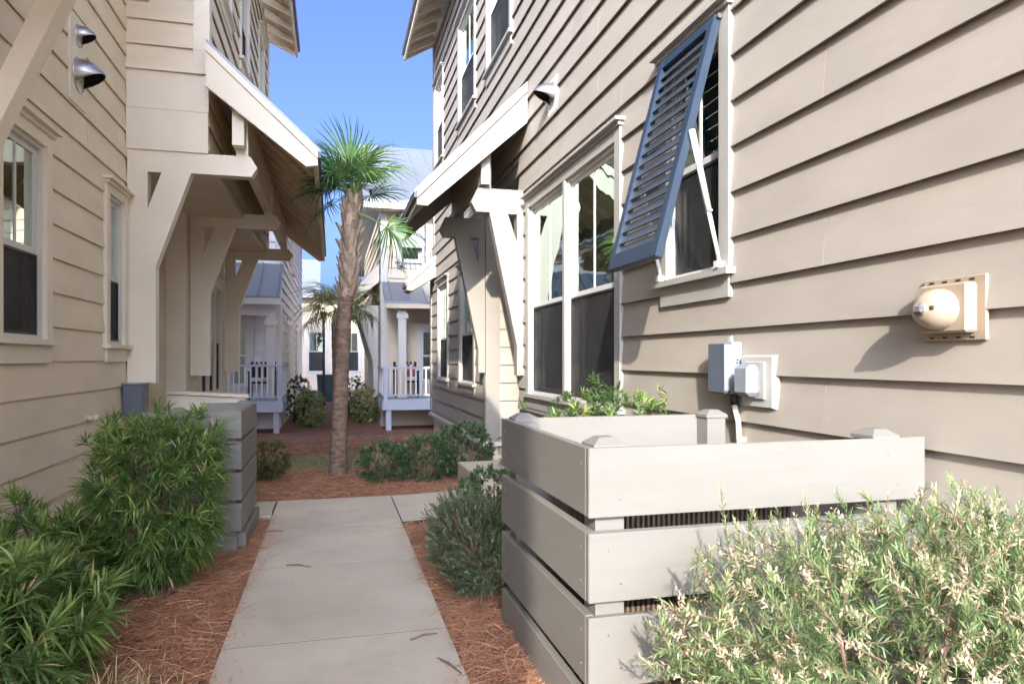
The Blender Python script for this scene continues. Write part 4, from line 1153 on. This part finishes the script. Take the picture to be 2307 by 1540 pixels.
def palm(name, label, base, pts, rads, crown, fronds, meshes, mat_boot, boots=None, trunkmat='trunk'):
    root = thing(name, label, 'palm tree', base)
    mb = MB()
    P = [Vector(p) for p in pts]
    # densify with ring ridges
    path = []; rr = []
    for i in range(len(P) - 1):
        n = 14
        for k in range(n):
            t = k / n; path.append(P[i].lerp(P[i + 1], t)); rr.append((rads[i] * (1 - t) + rads[i + 1] * t) * (1 + 0.025 * math.sin((i * n + k) * 2.1) + random.uniform(-.015, .015)))
    path.append(P[-1]); rr.append(rads[-1])
    mb.tube(path, rr, 16); mb.build('trunk', trunkmat, root, smooth=True)
    if boots:
        z0, z1, rows = boots
        # one wedge-shaped leaf base, shared by all
        bmsh = bpy.data.meshes.new('boot')
        w = 0.044
        V = [(0.0, -w, 0), (0.0, w, 0), (0.022, 0, -0.02), (0.034, -w * 0.75, 0.10), (0.034, w * 0.75, 0.10), (0.052, 0, 0.095), (0.066, -w * 0.42, 0.185), (0.066, w * 0.42, 0.185), (0.078, 0, 0.175), (0.0, -w * 0.5, 0.1), (0.0, w * 0.5, 0.1)]
        F = [(0, 2, 5, 3), (2, 1, 4, 5), (3, 5, 8, 6), (5, 4, 7, 8), (6, 8, 7), (0, 3, 9), (1, 10, 4), (3, 6, 9), (4, 10, 7), (9, 6, 7, 10)]
        bmsh.from_pydata(V, [], F); bmsh.materials.append(M[mat_boot])
        for k in range(rows):
            t = k / (rows - 1); z = z0 + (z1 - z0) * t
            for j in range(7):
                a = 2 * math.pi * (j + 0.5 * (k % 2)) / 7 + random.uniform(-.09, .09)
                # centre line at this height
                c = None
                for i in range(len(path) - 1):
                    if path[i].z <= z <= path[i + 1].z:
                        c = path[i]; rad = rr[i]; break
                if c is None: continue
                o = link('boot', bmsh, root)
                sc = random.uniform(0.85, 1.15)
                o.matrix_parent_inverse = Matrix.Translation(-ROOT[root.name])
                o.location = (c.x + math.cos(a) * (rad - 0.012), c.y + math.sin(a) * (rad - 0.012), z + random.uniform(-.012, .012))
                o.rotation_euler = (random.uniform(-.08, .08), random.uniform(-.12, .1), a)
                o.scale = (sc * random.choice((0.5, 0.6, 0.75, 1.2)), sc, sc * random.uniform(0.75, 1.0))
    for i, (az, el, roll, s) in enumerate(fronds):
        o = link('frond', meshes[i % len(meshes)], root)
        o.matrix_parent_inverse = Matrix.Translation(-ROOT[root.name])
        o.location = Vector(crown) + Vector((math.cos(R(az)) * 0.05, math.sin(R(az)) * 0.05, random.uniform(-.06, .06)))
        o.rotation_euler = (Euler((R(roll), 0, 0)).to_matrix().to_4x4().to_3x3()).to_euler()
        m = Matrix.Rotation(R(az), 4, 'Z') @ Matrix.Rotation(-R(el), 4, 'Y') @ Matrix.Rotation(R(roll), 4, 'X')
        o.rotation_euler = m.to_euler(); o.scale = (s, s, s)
    return root
fm = [frond_mesh('frond', 0.34, 0.66, 30, 'frond', 0.45, 1), frond_mesh('frond', 0.42, 0.62, 28, 'frond', 0.7, 2), frond_mesh('frond', 0.30, 0.70, 32, 'frond', 0.35, 3)]
fr = [(250, 76, 5, 0.9), (70, 80, 10, 0.92), (170, 66, -20, 0.85), (10, 64, 15, 0.88), (310, 56, 0, 0.8), (215, 52, 10, 0.82), (130, 56, -10, 0.85), (345, 36, 20, 0.82), (190, 38, -10, 0.85), (35, 44, 0, 0.85),
      (270, 44, 12, 0.72), (150, 18, 0, 0.8), (195, -8, 10, 0.8), (225, 12, 0, 0.75), (20, 16, -15, 0.72), (90, 30, 0, 0.85), (300, 26, 8, 0.7), (100, 66, 0, 0.9), (180, -34, 0, 0.75)]
pz = gz(0, 8.9)
palm('sabal_palm', 'fan palm with rough brown trunk in the straw bed at the path end', (0.07, 8.92, pz),
     [(0.065, 8.92, pz - 0.06), (0.085, 8.92, 0.5), (0.115, 8.92, 1.2), (0.15, 8.92, 1.95), (0.185, 8.92, 2.15), (0.215, 8.92, 2.75), (0.235, 8.92, 3.15), (0.245, 8.92, 3.40)],
     [0.115, 0.10, 0.09, 0.09, 0.096, 0.10, 0.09, 0.045], (0.24, 8.92, 3.34), fr, fm, 'boot', (2.08, 3.18, 17))
# the low hanging frond on its right
root = bpy.data.objects['sabal_palm']
hf = frond_mesh('frond', 0.42, 0.62, 28, 'frond', 0.75, 9, 95)
o = link('frond', hf, root); o.matrix_parent_inverse = Matrix.Translation(-ROOT['sabal_palm'])
o.location = (0.30, 8.86, 3.12)
o.rotation_euler = (Matrix.Rotation(R(-12), 4, 'Z') @ Matrix.Rotation(R(28), 4, 'Y') @ Matrix.Rotation(R(55), 4, 'X')).to_euler()
fm2 = [frond_mesh('frond', 0.5, 0.85, 30, 'frond2', 0.6, 21), frond_mesh('frond', 0.6, 0.85, 28, 'frond2', 0.9, 22)]
fr2 = [(i * 137.5 % 360, 62 - i * 5.2, random.uniform(-25, 25), random.uniform(0.85, 1.05)) for i in range(18)]
bz = gz(0, 17)
palm('sabal_palm', 'pale sunlit fan palm far behind the nearer palm trunk', (0.15, 20.5, bz), [(0.15, 20.5, bz - 0.05), (0.16, 20.5, 1.0), (0.15, 20.5, 2.2), (0.15, 20.5, 2.75)], [0.17, 0.16, 0.18, 0.10], (0.15, 20.5, 2.65), fr2, fm2, 'boot', None)

# ------------------------------------------------------------------ far houses, decks, furniture
def deck(label, x0, x1, y0, y1, zf, zr_, gap, group, open_left):
    d = thing('porch_deck', label, 'deck', ((x0 + x1) / 2, y0, gz(0, y0)), group)
    g = gz(0, y0)
    n = int((y1 - y0) / 0.14)
    for k in range(n):
        a = y0 + (y1 - y0) * k / n
        MB().box(x0, x1, a + 0.003, a + (y1 - y0) / n - 0.003, zf - 0.03, zf).build('floor_board', 'bluegrey', d)
    MB().box(x0, x1, y0 + 0.005, y0 + 0.05, zf - 0.24, zf - 0.031).build('rim_board', 'bluegrey', d)
    xs = x1 if open_left else x0
    MB().box(xs - 0.02, xs + 0.02, y0 + 0.051, y1, zf - 0.24, zf - 0.031).build('rim_board', 'bluegrey', d)
    for x in ((x1 - 0.12, x0 + 0.2) if open_left else (x0 + 0.12, x1 - 0.2)):
        MB().box(x - 0.06, x + 0.06, y0 + 0.06, y0 + 0.18, g - 0.1, zf - 0.031).build('post', 'bluegrey', d)
    MB().box(x0, x1, y0 + 0.02, y0 + 0.12, zr_ - 0.05, zr_).build('top_rail', 'bluegrey', d)
    MB().box(x0, x1, y0 + 0.04, y0 + 0.09, zf + 0.07, zf + 0.11).build('bottom_rail', 'bluegrey', d)
    MB().box(xs - 0.05, xs + 0.05, y0 + 0.125, y1, zr_ - 0.05, zr_).build('top_rail', 'bluegrey', d)
    MB().box(xs - 0.02, xs + 0.02, y0 + 0.125, y1, zf + 0.07, zf + 0.11).build('bottom_rail', 'bluegrey', d)
    for x in (x0 + 0.05, x1 - 0.05):
        MB().box(x - 0.045, x + 0.045, y0 + 0.022, y0 + 0.112, zf, zr_ - 0.051).build('rail_post', 'bluegrey', d)
    k = x0 + 0.16
    while k < x1 - 0.1:
        MB().box(k - 0.016, k + 0.016, y0 + 0.05, y0 + 0.082, zf + 0.11, zr_ - 0.051).build('baluster', 'whitewall', d); k += 0.115
    k = y0 + 0.25
    while k < y1 - 0.08:
        MB().box(xs - 0.016, xs + 0.016, k - 0.016, k + 0.016, zf + 0.111, zr_ - 0.051).build('baluster', 'whitewall', d); k += 0.115
    return d
def chair(label, x, y, z, stripe):
    c = thing('porch_chair', label, 'chair', (x, y, z))
    for sx in (-0.26, 0.26):
        for sy in (-0.25, 0.25):
            MB().box(x + sx - 0.02, x + sx + 0.02, y + sy - 0.02, y + sy + 0.02, z, z + (0.60 if sy < 0 else 0.85)).build('leg', 'stripe_d', c)
        MB().box(x + sx - 0.03, x + sx + 0.03, y - 0.3, y + 0.27, z + 0.60, z + 0.635).build('arm', 'stripe_d', c)
    MB().box(x - 0.28, x + 0.28, y - 0.27, y + 0.27, z + 0.36, z + 0.40).build('seat', 'stripe_d', c)
    MB().box(x - 0.25, x + 0.25, y - 0.25, y + 0.2, z + 0.401, z + 0.49).build('cushion', 'fabric', c, bevel=0.02)
    for k in range(6):
        xx = x - 0.24 + 0.096 * k
        MB().box(xx - 0.02, xx + 0.02, y + 0.235, y + 0.26, z + 0.40, z + 0.85).build('back_slat', 'stripe_d', c)
    for k in range(7):
        xx = x - 0.22 + 0.0629 * k
        MB().box(xx, xx + 0.0625, y + 0.05 - 0.02 * (1 - abs(k - 3) / 3), y + 0.17, z + 0.492, z + 0.80 - 0.012 * abs(k - 3)).build('pillow_stripe', stripe if k % 2 == 0 else 'fabric', c, bevel=0.006)

def far_left():
    H = thing('far_house', 'white sided far house on the left with grey metal porch roof', 'house', (-3, 17.5, -0.4))
    WF = WY(17.5, -1); zr = 1.2
    o1 = [window(H, WF, -2.42, -1.80, 0.65, 2.25, 0.12, 1, 0.5, screen=False, muntin=False, trim='white', back='blind', curtain=('blind', 0, 1, 1.0))]
    siding(H, WF, -5.0, -1.21, -0.4, 5.9, zr, o1, 'whitewall', seed=21)
    WS = WX(-1.22, 1)
    o2 = [window(H, WS, 20.0, 21.0, 0.7, 2.4, 0.12, 1, 0.5, trim='white'), window(H, WS, 24.5, 25.5, 0.7, 2.4, 0.12, 1, 0.5, trim='white'), window(H, WS, 22, 23, 3.9, 5.3, 0.12, 1, 0.5, trim='white')]
    siding(H, WS, 17.501, 30.0, -0.4, 5.9, zr, o2, 'whitewall', rj=0, seed=22)
    mb = MB(); mb.box(-1.32, -1.17, 17.455, 17.495, -0.4, 5.9); mb.box(-1.215, -1.17, 17.4955, 17.62, -0.4, 5.9); mb.build('corner_board', 'white', H)
    MB().box(-7, -1.33, 29.9, 30, -0.4, 5.9).build('end_wall', 'whitewall', H)
    MB().box(-7, -6.9, 17.6, 29.9, -0.4, 5.9).build('rear_wall', 'whitewall', H)
    eave(H, 1, -1.22, -0.72, 5.85, 17.0, 30.5, 1.8, -4.0)
    eave(H, -1, -7, -7.5, 5.85, 17.0, 30.5, 1.8, -4.0)
    # porch roof facing the viewer, pitched along y
    yt, ye, zt, ze, xa, xb = 17.45, 16.15, 3.55, 2.68, -5, -1.12
    O = [(yt, zt), (ye, ze), (ye, ze - 0.04), (yt, zt - 0.04)]
    pr = MB().prism([(xa, y, z) for y, z in O], [(xb, y, z) for y, z in O]).build('porch_roof', 'roofmetal', H)
    x = xa + 0.2
    while x < xb:
        O2 = [(yt, zt + 0.04), (ye, ze + 0.04), (ye, ze + 0.001), (yt, zt + 0.001)]
        MB().prism([(x, y, z) for y, z in O2], [(x + 0.03, y, z) for y, z in O2]).build('roof_seam', 'roofmetal', pr); x += 0.4
    MB().box(xa, xb, 16.16, 16.22, 2.50, 2.637).build('fascia', 'white', pr)
    MB().box(xa, -1.25, 16.5, 16.62, 2.28, 2.52).build('porch_beam', 'whitewall', H)
    MB().box(-1.42, -1.25, 16.42, 16.58, 0.39, 2.27).build('porch_post', 'white', H)
    MB().box(-1.46, -1.21, 16.38, 16.62, 2.05, 2.16).build('post_collar', 'white', H)
    deck('blue grey porch deck with pale balusters on the far left house', -4.4, -1.06, 15.95, 17.45, 0.38, 1.18, 0, 'porch decks of the far houses', True)
    chair('dark porch chair with navy striped pillow on the far left deck', -1.55, 16.9, 0.38, 'stripe_d')
far_left()
def far_right():
    H = thing('far_house', 'cream sided far house behind the palm on the right with grey metal roofs', 'house', (3, 17.5, -0.4))
    WF = WY(17.5, -1); zr = 1.2
    o1 = [window(H, WF, 2.05, 2.80, 0.72, 2.15, 0.10, 1, 0.5, screen=False, muntin=False, trim='white', back='palebl', curtain=('palebl', 0, 1, 1.0)),
          window(H, WF, 1.55, 2.25, 3.72, 4.85, 0.09, 1, 0.5, screen=False, muntin=False, trim='box_grey', back='black')]
    siding(H, WF, 1.21, 7.0, -0.4, 5.1, zr, o1, 'yellow', seed=31)
    WS = WX(1.2, -1)
    o2 = [window(H, WS, 21.5, 22.5, 0.8, 2.5, 0.12, 1, 0.5, trim='white')]
    siding(H, WS, 17.501, 27.0, -0.4, 5.1, zr, o2, 'yellow', seed=32)
    mb = MB(); mb.box(1.16, 1.31, 17.455, 17.495, -0.4, 5.1); mb.box(1.16, 1.195, 17.4955, 17.62, -0.4, 5.1); mb.build('corner_board', 'white', H)
    MB().box(1.31, 7, 26.9, 27, -0.4, 5.1).build('end_wall', 'yellow', H)
    # main roof pitched toward the viewer
    yt, ye, zt, ze, xa, xb = 21.5, 16.95, 7.75, 5.12, 0.72, 7.3
    O = [(yt, zt), (ye, ze), (ye, ze - 0.05), (yt, zt - 0.05)]
    rf = MB().prism([(xa, y, z) for y, z in O], [(xb, y, z) for y, z in O]).build('roof', 'roofmetal', H)
    O = [(yt + 0.002, zt), (27.4, 4.5), (27.4, 4.45), (yt + 0.002, zt - 0.05)]
    MB().prism([(xa, y, z) for y, z in O], [(xb, y, z) for y, z in O]).build('roof_slope', 'roofmetal', rf)
    x = xa + 0.1
    while x < 4.5:
        O2 = [(yt, zt + 0.04), (ye, ze + 0.04), (ye, ze + 0.001), (yt, zt + 0.001)]
        MB().prism([(x, y, z) for y, z in O2], [(x + 0.03, y, z) for y, z in O2]).build('roof_seam', 'roofmetal', rf); x += 0.45
    MB().box(xa, xb, 16.97, 17.03, 4.92, 5.068).build('fascia', 'white', rf)
    MB().box(xa + 0.05, xb, 17.031, 17.5, 4.93, 4.97).build('soffit', 'yellow', rf)
    for a0, a1, z0, z1 in ((1.60, 1.66, 3.6, 4.95), (2.16, 2.22, 3.6, 4.95)):
        MB().box(a0, a1, 17.30, 17.44, z0, z1).build('shutter_stile', 'box_grey', H)
    MB().box(1.661, 2.159, 17.30, 17.40, 4.05, 4.5).build('shutter_panel', 'box_grey', H)
    # porch roof
    yt, ye, zt, ze, xa, xb = 17.45, 16.2, 3.20, 2.62, 1.18, 6
    O = [(yt, zt), (ye, ze), (ye, ze - 0.04), (yt, zt - 0.04)]
    pr = MB().prism([(xa, y, z) for y, z in O], [(xb, y, z) for y, z in O]).build('porch_roof', 'roofmetal', H)
    x = xa + 0.15
    while x < 4.0:
        O2 = [(yt, zt + 0.04), (ye, ze + 0.04), (ye, ze + 0.001), (yt, zt + 0.001)]
        MB().prism([(x, y, z) for y, z in O2], [(x + 0.03, y, z) for y, z in O2]).build('roof_seam', 'roofmetal', pr); x += 0.4
    MB().box(xa, xb, 16.21, 16.26, 2.47, 2.578).build('fascia', 'yellow', pr)
    MB().box(1.50, 1.68, 16.45, 16.60, 1.15, 2.47).build('porch_post', 'white', H)
    MB().box(1.46, 1.72, 16.41, 16.64, 2.25, 2.36).build('post_collar', 'white', H)
    MB().box(1.48, 1.70, 16.43, 16.62, 0.39, 1.149).build('post_base', 'yellow', H)
    out = [(0, 0.2), (0.12, 0.2), (0.14, 1.2), (0.5, 2.45), (0.75, 2.45), (0.75, 2.7), (0, 2.7)]
    hole = [(0.12, 2.42), (0.25, 2.42), (0.12, 2.0)]
    for y in (18.6, 21.0):
        bracket(H, 1.17, -1, y, y + 0.15, out, hole, 'white')
    canopy(H, -1, 1.17, 3.75, 0.35, 2.85, 18.3, 21.6, rafters=0.5)
    deck('pale blue porch deck with balusters under the far right metal porch roof', 1.12, 5.0, 15.95, 17.45, 0.38, 1.12, 0, 'porch decks of the far houses', False)
    chair('porch chair with brick red striped pillow on the far right deck', 1.72, 16.9, 0.38, 'stripe_r')
far_right()
def far_end():
    H = thing('far_house', 'cream house closing the end of the alley behind the far palm', 'house', (-2, 46, -0.45))
    W = WY(46, -1)
    o = [window(H, W, -1.6, -0.3, 0.5, 3.2, 0.15, 1, 0.5, trim='white'), window(H, W, 0.6, 1.8, 0.5, 3.2, 0.15, 1, 0.5, trim='white')]
    siding(H, W, -9, 8, -0.8, 5.2, 1.2, o, 'yellow', seed=41)
    yt, ye, zt, ze, xa, xb = 49, 45.3, 8.0, 5.2, -9.4, -0.75
    O = [(yt, zt), (ye, ze), (ye, ze - 0.06), (yt, zt - 0.06)]
    MB().prism([(xa, y, z) for y, z in O], [(xb, y, z) for y, z in O]).build('roof', 'roofmetal', H)
    MB().box(-9, 8, 48.9, 49, -0.45, 5.2).build('rear_wall', 'yellow', H)
    MB().box(-0.72, 8.3, 45.3, 49, 5.22, 5.4).build('flat_roof', 'roofmetal', H)
    b = thing('rubbish_bin', 'dark teal bin standing on the far paving left of the trunk', 'bin', (-0.3, 33, -0.66))
    MB().prism([(-0.62, 33.0, -0.66), (-0.02, 33.0, -0.66), (-0.02, 33.6, -0.66), (-0.62, 33.6, -0.66)], [(-0.68, 32.95, 0.5), (0.04, 32.95, 0.5), (0.04, 33.65, 0.5), (-0.68, 33.65, 0.5)]).build('body', 'teal', b)
    MB().box(-0.7, 0.06, 32.92, 33.68, 0.501, 0.58).build('lid', 'teal', b, bevel=0.02)
    l = thing('lamp_post', 'thin black lamp post far back left of the palm trunk', 'lamp post', (-0.35, 31, -0.66))
    MB().tube([(-0.35, 31, -0.7), (-0.35, 31, 0.0), (-0.35, 31, 3.0)], [0.09, 0.06, 0.05], 10).build('pole', 'rubber', l, smooth=True)
    MB().prism([(-0.45, 30.9, 3.0), (-0.25, 30.9, 3.0), (-0.25, 31.1, 3.0), (-0.45, 31.1, 3.0)], [(-0.50, 30.85, 3.3), (-0.20, 30.85, 3.3), (-0.20, 31.15, 3.3), (-0.50, 31.15, 3.3)]).build('lantern', 'rubber', l)
far_end()

# the two back houses were laid out at 17.5 m; set them at the distance their 0.9 m railings ask for
K = 1.2
CAMP = Vector((0, 0, 1.3))
for o in list(bpy.data.objects):
    if o.parent is None and (o.name.startswith(('porch_deck', 'porch_chair')) or o.name in ('far_house', 'far_house.001')):
        o.location = CAMP + (ROOT[o.name] - CAMP) * K
        o.scale = (K, K, K)
